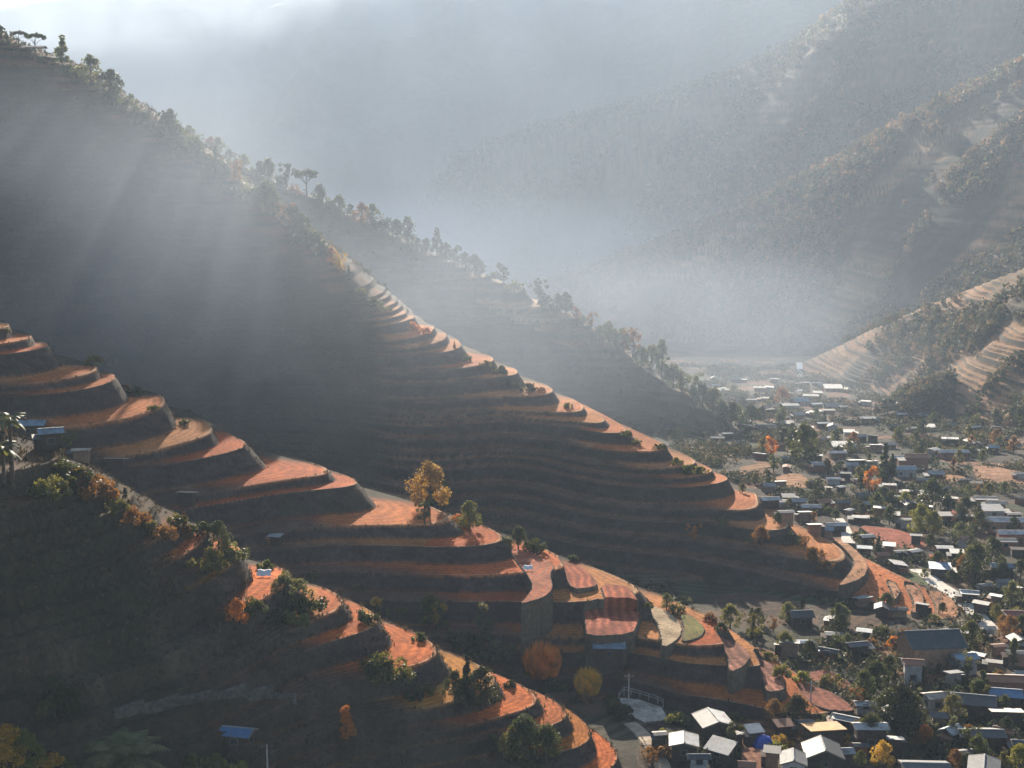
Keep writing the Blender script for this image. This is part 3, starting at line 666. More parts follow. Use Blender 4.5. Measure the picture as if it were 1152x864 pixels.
# single trees and bushes on the nearer slopes: kind, picture x, y of the foot, height in pixels, colour
for a in [('bush',104,410,12,'olive'),('bush',121,411,11,'olive'),('bush',8,374,6,'olive'),('bush',141,440,9,'brown'),('bush',151,446,12,'dark'),('bush',172,462,8,'olive'),('bush',233,470,6,'olive'),('bush',208,478,7,'green'),
  ('round',483,574,56,'gold'),('round',494,572,38,'grey'),('open',478,590,32,'grey'),('round',528,596,34,'olive'),('bush',520,590,14,'orange'),('round',583,618,28,'dark'),('bush',600,622,16,'dark'),
  ('open',780,610,22,'orange'),('round',856,614,24,'brown'),('bush',812,590,8,'olive'),('bush',890,612,14,'dark'),('open',905,618,18,'brown'),('bush',918,628,13,'brown'),('bush',930,640,11,'brown'),
  ('round',750,686,20,'grey'),('bush',763,690,12,'olive'),('bush',728,684,7,'olive'),('bush',645,630,7,'dark'),('bush',570,612,9,'green'),
  ('round',484,706,40,'olive'),('open',490,708,34,'yellow'),('tall',544,728,54,'grey'),('bush',514,722,16,'grey'),('bush',528,730,20,'dark'),('bush',562,742,22,'grey'),('bush',500,706,10,'olive'),
  ('cone',525,795,62,'black'),('round',542,796,50,'black'),('round',512,790,38,'dark'),('bush',440,762,30,'olive'),('bush',422,756,22,'dark'),('bush',452,768,18,'grey'),
  ('round',590,858,58,'dark'),('round',614,860,50,'green'),('round',575,856,40,'olive'),('open',560,850,30,'dark'),('bush',592,868,18,'olive'),
  ('tall',390,838,50,'orange'),('round',267,704,33,'orange'),('round',62,806,50,'dark'),('round',80,808,40,'dark'),('bush',50,800,22,'olive'),
  ('round',246,620,36,'dark'),('bush',258,632,22,'grey'),('bush',232,640,24,'olive'),('cone',208,606,34,'brown'),('bush',222,602,18,'dark'),('tall',141,562,15,'black'),('bush',72,548,30,'dark'),('bush',96,556,28,'brown'),('bush',60,560,26,'olive'),('bush',84,546,24,'dark'),
  ('bush',112,560,22,'brown'),('bush',150,590,20,'brown'),('bush',165,598,16,'olive'),('bush',185,606,17,'brown'),('bush',130,575,16,'olive'),('bush',200,590,13,'olive'),('open',84,500,18,'olive'),('bush',75,498,13,'lime'),
  ('bush',322,668,24,'grey'),('bush',342,690,26,'dark'),('bush',332,702,18,'olive'),('bush',310,700,17,'dark'),('bush',282,690,19,'dark'),('bush',300,640,12,'green'),('bush',352,650,10,'olive'),
  ('bush',430,690,12,'olive'),('bush',412,700,16,'dark'),('bush',404,664,8,'olive'),('bush',452,690,9,'olive'),('bush',470,720,10,'green'),('bush',424,680,9,'yellow'),('bush',536,740,10,'olive'),('bush',620,770,12,'grey'),('bush',634,776,9,'olive'),
  ('bush',596,756,9,'grey'),('bush',648,790,10,'dark'),('bush',700,808,18,'dark'),('bush',692,800,14,'olive'),('bush',688,790,12,'green'),('bush',660,790,10,'brown'),('bush',574,772,9,'dark'),('bush',466,785,14,'dark'),('bush',480,780,12,'olive'),
  ('round',8,866,56,'yellow'),('round',30,868,52,'lime'),('bush',50,866,22,'yellow'),('bush',64,870,20,'olive'),('bush',222,868,30,'olive'),('bush',256,872,24,'lime'),('bush',240,872,20,'olive'),
  ('bush',895,700,12,'brown'),('open',870,712,20,'brown'),('bush',848,716,12,'olive'),('bush',880,760,14,'olive'),('bush',900,766,12,'lime'),('bush',866,742,10,'olive'),('bush',810,708,9,'dark'),('bush',800,698,10,'brown')]:
    kind, px, py, hp, c = a
    plant(kind, px, py, hp, c, 'bushes on the terrace banks' if kind == 'bush' else 'trees on the near terraced slopes')
# trees of the village and the valley floor
for a in [('round',845,482,28,'dark'),('round',830,476,22,'grey'),('round',905,522,46,'green'),('round',893,512,30,'dark'),('open',868,516,26,'orange'),('round',858,510,18,'olive'),('round',880,455,20,'brown'),('round',812,470,20,'grey'),
  ('cone',995,540,42,'dark'),('cone',1003,540,30,'dark'),('open',978,556,32,'orange'),('round',966,540,16,'olive'),('round',1035,604,38,'lime'),('round',1050,604,30,'olive'),('round',1018,570,18,'lime'),('round',1048,575,38,'dark'),('round',1066,580,24,'dark'),
  ('round',1085,590,32,'dark'),('round',1080,612,26,'grey'),('open',1092,620,28,'dark'),('cone',988,622,24,'dark'),('round',1103,600,26,'dark'),('round',1097,655,46,'dark'),('round',1115,640,38,'dark'),('round',1083,650,26,'brown'),('round',1112,560,18,'olive'),
  ('round',1130,556,16,'grey'),('open',1100,556,14,'brown'),('round',1135,720,30,'brown'),('round',1148,716,26,'dark'),('round',1128,708,18,'brown'),('bush',1095,700,12,'dark'),('round',1106,722,16,'dark'),('round',940,586,14,'dark'),('bush',930,578,9,'dark'),
  ('round',1012,826,62,'black'),('round',1000,820,50,'dark'),('round',1024,822,46,'dark'),('round',985,778,38,'dark'),('round',972,792,40,'green'),('open',966,800,30,'brown'),('round',1000,764,30,'dark'),('open',1018,722,18,'brown'),('bush',1004,728,13,'orange'),
  ('round',993,864,34,'yellow'),('bush',881,838,14,'yellow'),('bush',874,846,13,'lime'),('bush',896,812,12,'yellow'),('round',1040,840,28,'orange'),('open',1030,842,24,'brown'),('round',1052,846,20,'dark'),('round',1075,866,26,'brown'),('round',1087,868,24,'dark'),
  ('round',1146,868,34,'lime'),('round',1128,866,22,'olive'),('bush',760,812,14,'lime'),('bush',775,818,13,'green'),('bush',790,808,11,'olive'),('bush',750,830,12,'lime'),('bush',824,812,13,'green'),('bush',834,824,12,'olive'),('bush',740,852,18,'brown'),('open',735,862,22,'brown'),
  ('bush',818,852,14,'dark'),('bush',800,850,12,'green'),('round',968,862,20,'green'),('bush',950,836,11,'yellow'),('bush',935,770,14,'olive'),('round',1060,690,14,'dark'),('bush',1050,700,10,'olive'),('round',940,500,18,'grey'),('round',955,512,17,'olive'),('round',930,530,15,'dark'),
  ('round',918,470,13,'grey'),('round',850,545,14,'olive'),('round',835,555,12,'grey'),('round',970,580,15,'dark'),('round',1003,570,19,'dark'),('round',960,500,15,'brown'),('round',1010,496,16,'olive'),('round',1030,500,15,'grey'),('round',1056,512,13,'grey'),
  ('round',1120,500,18,'brown'),('round',1140,510,20,'brown'),('round',1105,520,15,'grey'),('round',1090,560,16,'grey'),('round',1140,600,20,'dark'),('round',1070,655,16,'dark'),('round',1040,650,12,'olive'),('bush',1120,670,10,'dark'),('round',1148,650,22,'dark'),
  ('round',902,560,11,'dark'),('round',888,572,13,'olive'),('round',875,590,15,'dark'),('round',915,588,13,'brown'),('round',1090,740,14,'dark'),('round',1058,775,13,'dark'),('bush',1120,830,13,'dark'),('bush',915,870,16,'olive')]:
    kind, px, py, hp, c = a
    plant(kind, px, py, hp, c, 'bushes among the village houses' if kind == 'bush' else 'trees among the village houses')

g_ = random.Random(31); ROADPX = [[(1030,640),(1052,656),(1066,664),(1078,672),(1092,684),(1104,698),(1116,710)], [(942,583),(948,590),(953,600),(955,612)]]
def near_road(px, py, r):
    for L in ROADPX:
        for (x0, y0), (x1, y1) in zip(L[:-1], L[1:]):
            for q in (0, .25, .5, .75, 1):
                if abs(px - x0 - (x1 - x0) * q) < r * 1.3 and abs(py - y0 - (y1 - y0) * q) < r: return True
    return False
for x0, x1, y0, y1, n_ in [(960, 1152, 560, 700, 34), (860, 1120, 455, 560, 26), (1060, 1152, 700, 864, 16), (780, 1060, 800, 864, 16), (1040, 1152, 480, 545, 10), (880, 1000, 700, 790, 12), (800, 900, 430, 500, 12), (770, 905, 655, 720, 20)]:
    for _ in range(n_):
        px, py = g_.uniform(x0, x1), g_.uniform(y0, y1); kk = g_.choice(['round', 'round', 'bush', 'open', 'round', 'tall'])
        if near_road(px, py, 7): continue
        hh = hit(px, py); H_ = height(np.array([hh[0]]), np.array([hh[1]]))
        if H_[1][0] in (1, 2) or H_[3][0] > 1.5: continue
        hp = (13 + 24 * (py - 430) / 430) * g_.uniform(.7, 1.2) * (.5 if kk == 'bush' else 1)
        plant(kk, px, py, hp, g_.choice(['dark', 'dark', 'green', 'olive', 'grey', 'brown', 'black', 'dark', 'olive']), 'bushes among the village houses' if kk == 'bush' else 'trees among the village houses')
# palms: trunk and arching fronds
def palm(px, py, hp, label, nf=17, trunk_h=3.4, frond=3.0, wide=1.0):
    p = hit(px, py); o = empty('palm_tree', (p[0], p[1], p[2] - .2)); s = hp * p[1] / FPX / (trunk_h + frond * .45); o.scale = (s * wide, s * wide, s)
    t = MB().tube([(0, 0, -.3), (.06, .03, trunk_h * .5), (0, 0, trunk_h)], [.22, .15, .13]); link('trunk', t.mesh('trunk', M['bark']), o)
    g = random.Random(px)
    for i in range(nf):
        th = i * 2.399 + g.uniform(-.2, .2); el = g.uniform(-.1, 1.2); V = []; F = []; P = []
        for j in range(9):
            f = j / 8; r = frond * f * math.cos(el * (1 - f * .5)) * (.8 + .2 * f); z = trunk_h + frond * (math.sin(el) * f - .62 * f * f)
            P.append(Vector((r * math.cos(th), r * math.sin(th), z)))
        side = Vector((-math.sin(th), math.cos(th), 0))
        for j in range(8):
            for sg in (-1, 1):
                for q in (0, .5):
                    b = P[j].lerp(P[j + 1], q); ln = frond * .26 * math.sin(math.pi * min(.97, (j + q + 1.2) / 9.4)); d = (P[j + 1] - P[j]).normalized()
                    tip = b + side * sg * ln + d * ln * .5 - Vector((0, 0, ln * .35)); n = len(V); w_ = .05 * frond
                    V += [tuple(b - d * w_), tuple(b + d * w_), tuple(tip)]; F.append((n, n + 1, n + 2))
        k = link('frond', mesh_np('frond', V, F, M['leaf']), o); k.color = (.13, .14, .06, 1)
    tag(o, label, 'palm', 'palm trees on the near hillside'); return o
palm(135, 872, 54, 'spreading palm tree with silvery fronds at the bottom left edge of the picture', 24, 2.2, 3.6, 1.25)
palm(14, 545, 88, 'tall dark palm tree with a high bushy head beside the shaded farmhouses', 20, 5.4, 1.7)
palm(4, 540, 50, 'shorter palm tree left of the tall dark palm beside the farmhouses', 16, 3.0, 1.9)
# spiky clumps of reed-like grass
def spiky(px, py, hp, colour, label, w_=1.0):
    p = hit(px, py); g = np.random.default_rng(px); n = 900; th = g.uniform(0, 6.283, n); r = 1.5 * np.sqrt(g.random(n)); lean = .22 * r
    b = np.stack([r * .75 * np.cos(th), r * .75 * np.sin(th), np.zeros(n)], 1); h = g.uniform(.7, 1.05, n) * 3.0 * np.sqrt(np.maximum(.12, 1 - (r / 1.62) ** 2))
    t = b + np.stack([np.cos(th) * lean * h, np.sin(th) * lean * h, h], 1); ph = g.uniform(0, 6.283, n); s = np.stack([np.cos(ph), np.sin(ph), 0 * ph], 1) * .07
    m = (b + t) / 2 + [0, 0, .15]; V = np.stack([b - s, b + s, m + s * .9, t, m - s * .9], 1).reshape(-1, 3); q = np.arange(n) * 5
    F = np.concatenate([np.stack([q, q + 1, q + 2], 1), np.stack([q, q + 2, q + 4], 1), np.stack([q + 4, q + 2, q + 3], 1)])
    o = link('reed_clump', mesh_np('reed_clump', V, F, M['leaf']), None, (p[0], p[1], p[2] - .1)); s_ = hp * p[1] / FPX / 3.0; o.scale = (s_ * w_, s_ * w_, s_)
    o.color = (*[v * 1.7 for v in COL[colour]], 1); tag(o, label, 'reed clump', 'spiky reed clumps'); return o
spiky(610, 758, 42, 'orange', 'big spiky orange reed clump in the hollow below the terracotta fields', 1.15)
spiky(661, 778, 32, 'yellow', 'yellow spiky reed clump right of the big orange one', 1.1)

# ------------------------------------------------------------------ woods seen as one mass, and undergrowth
def mat_tint_leaf():
    m, n, l, b = new_mat('woodland_foliage'); out = [x for x in n if x.type == 'OUTPUT_MATERIAL'][0]
    at = n.new('ShaderNodeAttribute'); at.attribute_name = 'tint'; l.new(at.outputs['Color'], b.inputs['Base Color']); b.inputs['Roughness'].default_value = .7
    b.inputs['Specular IOR Level'].default_value = .15
    tr = n.new('ShaderNodeBsdfTranslucent'); l.new(at.outputs['Color'], tr.inputs['Color']); mx = n.new('ShaderNodeMixShader'); mx.inputs[0].default_value = .35
    l.new(b.outputs[0], mx.inputs[1]); l.new(tr.outputs[0], mx.inputs[2]); l.new(mx.outputs[0], out.inputs['Surface']); return m
M['wood'] = mat_tint_leaf()
def woods(name, k, n, h0, h1, test, cols, label, kind_q=26, seed=1, leaf=.30):
    g = np.random.default_rng(seed); s = SP[k]; cand = 60000
    x = g.uniform(-1, 1, cand); lo, hi = s['ymin'] - 330, s['ymax'] + 60; y = g.uniform(max(lo, 500), hi, cand); x = x * .40 * y
    z, dom, lv, tt, u, d = height(x, y); px, py = proj(x, y, z); m = (dom == k) & (px > -60) & (px < 1230) & (py < 560) & (d < 28)
    m &= g.random(cand) < test(x, y, u, d, px, py, lv, tt); x, y, z = x[m][:n], y[m][:n], z[m][:n]; N = len(x)
    H = g.uniform(h0, h1, N) * g.uniform(.7, 1.1, N); W = H * g.uniform(.30, .48, N)
    dd = g.normal(size=(N, kind_q, 3)); dd /= np.linalg.norm(dd, axis=2)[..., None]; rad = g.uniform(.3, 1, (N, kind_q, 1)) ** .5
    c = np.stack([x, y, z + H * .52], 1)[:, None, :] + dd * rad * np.stack([W, W, H * .5], 1)[:, None, :]
    a = g.normal(size=c.shape); a /= np.linalg.norm(a, axis=2)[..., None]; b = np.cross(a, g.normal(size=c.shape)); b /= np.linalg.norm(b, axis=2)[..., None]
    L = (H * leaf)[:, None, None] * g.uniform(.7, 1.3, (N, kind_q, 1)); V = np.stack([c - a * L * .5, c + b * L * .38, c + a * L * .5, c - b * L * .38], 2).reshape(-1, 3)
    C = np.array(cols)[g.integers(0, len(cols), N)] * g.uniform(.75, 1.25, (N, 1)); C = np.repeat(C, kind_q * 4, 0)
    o = link(name, mesh_np(name, V, np.arange(len(V)).reshape(-1, 4), M['wood'], colors=C)); tag(o, label, 'woodland', kind='stuff'); return N
AUT = [(.16, .12, .06), (.20, .13, .07), (.10, .10, .05), (.13, .12, .06), (.24, .14, .07), (.06, .07, .035)]
GRN = [(.05, .06, .03), (.07, .075, .035), (.10, .09, .05), (.06, .065, .035)]
nz = lambda x, y, s, q: fbm(x / s, y / s, q, 3)
print('woods', woods('woodland', 7, 6500, 7, 12, lambda x, y, u, d, px, py, lv, tt: np.where(np.abs(d) < 45, .85, sstep(-.25, .15, nz(x, y, 55, 3))), AUT, 'autumn woodland covering the crest and ribs of the ridge at right', seed=2),
 woods('woodland', 8, 3600, 11, 17, lambda x, y, u, d, px, py, lv, tt: np.where(np.abs(d) < 60, .7, sstep(-.1, .3, nz(x, y, 110, 4)) * .6), AUT[:4] + GRN, 'distant woodland along the pale ridge in the top right', 16, seed=3),
 woods('woodland', 6, 1500, 6, 10, lambda x, y, u, d, px, py, lv, tt: np.where(np.abs(d) < 30, .8, .35), GRN + AUT[:2], 'tree belt on the narrow fold above the pale terraces', seed=4),
 woods('woodland', 4, 900, 5, 9, lambda x, y, u, d, px, py, lv, tt: sstep(-.25, .2, nz(x, y, 24, 6)), GRN + AUT[:3], 'dense trees covering the knoll right of the upper village', 60, seed=5, leaf=.24),
 woods('woodland', 5, 900, 4.5, 8, lambda x, y, u, d, px, py, lv, tt: sstep(.0, .3, nz(x, y, 38, 7)) * np.where(tt > .6, 1, .25), GRN + AUT[:3], 'scrub and trees scattered between the pale terraces', 40, seed=6, leaf=.26),
 woods('woodland', 3, 900, 1.5, 3.5, lambda x, y, u, d, px, py, lv, tt: np.where(d > -24, .6, .12) * (np.abs(px - 590) > 45), GRN + [(.13, .11, .06)], 'scrub below the trees on the hazy spur crest', 26, seed=7),
 woods('woodland', 2, 1100, .8, 2.0, lambda x, y, u, d, px, py, lv, tt: np.where(d > -9, .8, .05) * np.where(px < 440, 1, .35 * (tt > .7)), GRN + AUT[:3], 'low scrub along the crest of the great mountainside', 30, seed=8))
def undergrowth():
    g = np.random.default_rng(5); cand = 150000; y = g.uniform(150, 345, cand); x = g.uniform(-.38, .38, cand) * y; z, dom, lv, tt, u, d = height(x, y)
    bank = ((tt > .74) | (tt < .05)) & (tt < 1.5); w_ = np.where(dom == 0, np.where(bank, .4, np.where((d < -18) | (x < -50), .08, .0)), np.where(dom == 1, np.where(bank & (g.random(cand) < .5), .35, 0), np.where(dom == 2, .05, 0)))
    keep = g.random(cand) < w_; x, y, z, dom = x[keep][:34000], y[keep][:34000], z[keep][:34000], dom[keep][:34000]; N = len(x); q = 5
    th = g.uniform(0, 6.283, (N, q)); h = g.uniform(.18, .55, (N, q)) * np.where(dom == 0, 1.0, .7)[:, None] * (1 + np.clip(nz(x, y, 9, 9) * 2, 0, 1))[:, None]
    b = np.stack([x[:, None] + g.normal(0, .18, (N, q)), y[:, None] + g.normal(0, .18, (N, q)), np.repeat(z[:, None] - .08, q, 1)], 2)
    s = np.stack([np.cos(th), np.sin(th), 0 * th], 2) * .09; t = b + np.stack([np.sin(th) * h * .5, np.cos(th) * h * .5, h], 2)
    V = np.stack([b - s, b + s, t + s * .6, t - s * .4], 2).reshape(-1, 3)
    cols = np.array([(.09, .06, .035), (.07, .055, .03), (.045, .042, .024), (.12, .08, .04), (.055, .045, .03)]); C = np.repeat(cols[g.integers(0, 5, N)] * g.uniform(.7, 1.2, (N, 1)), q * 4, 0)
    tag(link('undergrowth', mesh_np('undergrowth', V, np.arange(len(V)).reshape(-1, 4), M['wood'], colors=C)), 'dry grass and weeds on the terrace banks', 'undergrowth', kind='stuff'); print('tufts', N)
undergrowth()
def shrubbery():
    g = np.random.default_rng(15); cand = 60000; y = g.uniform(215, 1050, cand) ** 1.0; x = g.uniform(.0, .42, cand) * y; z, dom, lv, tt, u, d = height(x, y)
    p1 = fbm(x / 16, y / 22, 51, 3); dens = sstep(-.05, .30, p1) * .9; keep = (dom < 0) & (tt < 1.5) & (g.random(cand) < dens * (.6 + .4 * sstep(250, 500, y)))
    qx, qy = proj(x, y, z)
    for L in ROADPX:
        for (a0, b0), (a1, b1) in zip(L[:-1], L[1:]):
            tq = np.clip(((qx - a0) * (a1 - a0) + (qy - b0) * (b1 - b0)) / ((a1 - a0) ** 2 + (b1 - b0) ** 2), 0, 1); keep &= np.hypot(qx - a0 - tq * (a1 - a0), qy - b0 - tq * (b1 - b0)) > 7
    x, y, z = x[keep][:9000], y[keep][:9000], z[keep][:9000]; N = len(x); q = 16; H = g.uniform(.8, 2.6, N) * (1 + .4 * (y > 500))
    dd = g.normal(size=(N, q, 3)); dd /= np.linalg.norm(dd, axis=2)[..., None]; c = np.stack([x, y, z + H * .42], 1)[:, None, :] + dd * g.uniform(.3, 1, (N, q, 1)) ** .5 * np.stack([H * .75, H * .75, H * .5], 1)[:, None, :]
    a = g.normal(size=c.shape); a /= np.linalg.norm(a, axis=2)[..., None]; b = np.cross(a, g.normal(size=c.shape)); b /= np.linalg.norm(b, axis=2)[..., None]; L = (.30 * H + .15)[:, None, None] * g.uniform(.7, 1.3, (N, q, 1))
    V = np.stack([c - a * L * .5, c + b * L * .36, c + a * L * .5, c - b * L * .36], 2).reshape(-1, 3)
    cols = np.array([(.045, .055, .026), (.06, .068, .03), (.09, .085, .04), (.035, .04, .022), (.13, .09, .045)]); C = np.repeat(cols[g.integers(0, 5, N)] * g.uniform(.7, 1.2, (N, 1)), q * 4, 0)
    tag(link('shrubbery', mesh_np('shrubbery', V, np.arange(len(V)).reshape(-1, 4), M['wood'], colors=C)), 'scrub and hedges between the village plots', 'shrubbery', kind='stuff'); print('shrubs', N)
shrubbery()

# ------------------------------------------------------------------ roads and tracks
def ribbon(name, pts, width, mat, label, cat='road', kerb=False):
    P = []
    for px, py in pts:
        h = hit(px, py)
        if h: P.append(Vector(h))
    Q = []
    for a, b in zip(P[:-1], P[1:]):
        n = max(2, int((b - a).length / 1.5))
        for i in range(n): Q.append(a.lerp(b, i / n))
    Q.append(P[-1]); xs = np.array([q.x for q in Q]); ys = np.array([q.y for q in Q])
    ker = np.ones(5) / 5; xs = np.convolve(np.pad(xs, 2, 'edge'), ker, 'valid'); ys = np.convolve(np.pad(ys, 2, 'edge'), ker, 'valid')
    tx = np.gradient(xs); ty = np.gradient(ys); ln = np.hypot(tx, ty) + 1e-6; nx, ny = -ty / ln, tx / ln
    zl = [height(xs + nx * w_, ys + ny * w_)[0] for w_ in (-width / 2, 0, width / 2)]; z = np.max(zl, 0)
    z = np.convolve(np.pad(z, 3, 'edge'), np.ones(7) / 7, 'valid'); z = np.maximum(z, np.max(zl, 0) - .1) + .12
    rows = [(-width / 2 - .5, -1.1), (-width / 2, 0), (-width / 6, .02), (width / 6, .02), (width / 2, 0), (width / 2 + .5, -1.1)]
    V = np.stack([np.stack([xs + nx * o, ys + ny * o, z + dz], 1) for o, dz in rows], 1).reshape(-1, 3); m = len(rows); F = []
    for i in range(len(xs) - 1):
        for j in range(m - 1): F.append((i * m + j, i * m + j + 1, (i + 1) * m + j + 1, (i + 1) * m + j))
    o = link(name, mesh_np(name, V, F, mat)); return tag(o, label, cat, kind='structure')
ribbon('road', [(1030,640),(1052,656),(1066,664),(1078,672),(1092,684),(1104,698),(1116,710)], 4.0, M['concrete'], 'pale concrete road running down beside the orange terrace tip into the village')
ribbon('lane', [(942,583),(948,590),(953,600),(955,612)], 3.2, M['concrete'], 'short pale lane curving past the red field behind the terrace crest', 'lane')
ribbon('track', [(706,812),(720,822),(732,838),(742,852),(748,868)], 2.4, M['gravel'], 'dusty track leading down from the concrete platform', 'track')
ribbon('track', [(690,382),(706,398),(722,412),(740,424),(768,442)], 2.5, M['gravel'], 'thin pale track along the crest of the hazy spur', 'track')
ribbon('stream', [(898,408),(900,418),(902,430),(899,440)], 3.5, M['water'], 'white stream tumbling down below the pale terraces', 'stream')

# ------------------------------------------------------------------ houses
RW = {'white': 'white', 'pale': 'pale grey', 'grey': 'grey', 'dark': 'dark', 'blue': 'blue', 'teal': 'dark teal', 'cream': 'cream', 'red': 'red', 'ochre': 'ochre yellow', 'rust': 'rusty brown', 'sky': 'pale blue'}
def wall_mesh(L, W, H, rise, shed):
    mb = MB(); x, y = L / 2, W / 2
    if shed: top = [(-x, -y, H), (x, -y, H), (x, y, H + rise), (-x, y, H + rise)]
    else: top = [(-x, -y, H), (x, -y, H), (x, y, H), (-x, y, H)]
    v = [(-x, -y, -1.6), (x, -y, -1.6), (x, y, -1.6), (-x, y, -1.6)] + top; f = [(0, 1, 5, 4), (2, 3, 7, 6)]
    if shed: f += [(1, 2, 6, 5), (3, 0, 4, 7)]
    else: v += [(-x, 0, H + rise), (x, 0, H + rise)]; f += [(1, 2, 6, 9, 5), (3, 0, 4, 8, 7)]
    return mb.add(v, f)
def house(px, py, wp, roof='pale', rz=0.0, ratio=.62, H=2.9, wall='timber', pitch=14, shed=False, label=None, cat='house', name=None, group='village houses', roof2=None, detail=None, open_=False):
    """a house whose foot is seen at px, py with a ridge about wp picture pixels long"""
    p = hit(px, py)
    if p is None: return
    L = wp * p[1] / FPX / (abs(math.cos(R(rz))) + ratio * abs(math.sin(R(rz)))); W = L * ratio; rise = math.tan(R(pitch)) * W * (1 if shed else .5)
    det = wp > 19 if detail is None else detail
    o = empty(name or ('shed' if cat == 'shed' else 'house'), (p[0], p[1], p[2]), R(rz))
    wm = M[wall]; rm = M['roof_' + roof]; rm2 = M['roof_' + (roof2 or roof)]
    if open_:
        mb = MB()
        for sx in (-1, 1):
            for sy in (-1, 1): mb = MB().box(sx * L * .46, sy * W * .44, H / 2 - .5, .16, .16, H + 1); link('post', mb.mesh('post', wm), o)
    else: link('wall', wall_mesh(L, W, H, rise, shed).mesh('wall', wm), o)
    e = .45; t = .10
    if shed:
        sl_ = rise / W; a = [(-L / 2 - e, -W / 2 - e, H - e * sl_ + .1), (L / 2 + e, -W / 2 - e, H - e * sl_ + .1), (L / 2 + e, W / 2 + e, H + rise + e * sl_ + .1), (-L / 2 - e, W / 2 + e, H + rise + e * sl_ + .1)]
        ro = link('roof', MB().slab(a, t).mesh('roof', rm), o)
    else:
        sl_ = rise / (W / 2); zr = H + rise + .12; ze = H - e * sl_ + .12
        ro = link('roof', MB().slab([(-L / 2 - e, -W / 2 - e, ze), (L / 2 + e, -W / 2 - e, ze), (L / 2 + e, -.004, zr), (-L / 2 - e, -.004, zr)], t).mesh('roof', rm), o)
        link('roof', MB().slab([(-L / 2 - e, .004, zr), (L / 2 + e, .004, zr), (L / 2 + e, W / 2 + e, ze), (-L / 2 - e, W / 2 + e, ze)], t).mesh('roof', rm2), o)
        if det: link('ridge_cap', MB().tube([(-L / 2 - e, 0, zr + .03), (L / 2 + e, 0, zr + .03)], .13, 6).mesh('ridge_cap', M['roof_' + ('pale' if roof in ('dark', 'grey', 'teal', 'blue') else roof)]), ro)
        if det:
            for sx in (-1, 1):
                for sy in (-1, 1):
                    mb = MB().slab([(sx * (L / 2 + e + .03), sy * (W / 2 + e), ze + .03), (sx * (L / 2 + e + .15), sy * (W / 2 + e), ze + .03), (sx * (L / 2 + e + .15), 0, zr + .04), (sx * (L / 2 + e + .03), 0, zr + .04)][::(1 if sx * sy < 0 else -1)], .26)
                    link('bargeboard', mb.mesh('bargeboard', M['frame']), ro)
    if det and not open_:
        n = max(1, int(L / 3.2)); face = -1
        for i in range(n):
            x = (i + .5) / n * L - L / 2
            if i == n // 2 and n > 1:
                link('door', MB().box(x, -W / 2 - .05, .98, 1.0, .08, 1.95).mesh('door', M['door']), o); continue
            wf = link('window', MB().box(x, -W / 2 - .03, 1.65, 1.25, .10, 1.05).mesh('window', M['frame']), o)
            link('pane', MB().box(x, -W / 2 - .09, 1.65, 1.05, .03, .85).mesh('pane', M['glass']), wf)
        for sx in (-1, 1):
            wf = link('window', MB().box(sx * (L / 2 + .03), 0, 1.7, .10, 1.1, 1.0).mesh('window', M['frame']), o)
            link('pane', MB().box(sx * (L / 2 + .09), 0, 1.7, .03, .9, .8).mesh('pane', M['glass']), wf)
    if wp > 11 and not open_ and (label is None or wp < 30) and (int(px) % 3):      # a lower lean-to built against one end or the front
        sx = 1 if int(px) % 2 else -1; l2, w2, h2 = L * .38, W * .7, H * .72
        ex = link('extension', wall_mesh(l2, w2, h2, .35, True).mesh('wall', M['timber' if int(px) % 5 else 'brick']), o, (sx * (L / 2 + l2 / 2 - .02), -W * .12, 0))
        link('roof', MB().slab([(-l2 / 2 - .2, -w2 / 2 - .35, h2), (l2 / 2 + .3, -w2 / 2 - .35, h2), (l2 / 2 + .3, w2 / 2 + .3, h2 + .47), (-l2 / 2 - .2, w2 / 2 + .3, h2 + .47)], .08).mesh('roof', M['roof_' + ['grey', 'dark', 'rust', 'pale'][int(px + py) % 4]]), ex)
    q = proj(p[0], p[1], p[2] + H)
    if label: tag(o, label, cat, group)
    else:
        siz = 'tiny' if L < 5 else 'small' if L < 8 else 'long' if ratio < .45 else 'large' if L > 12 else 'medium sized'
        rw = RW[roof] + (' lean-to roofed ' if shed else ' roofed ')
        ITEMS.append((o, siz + ' ' + rw + cat, cat, group, q[0], q[1]))
    return o
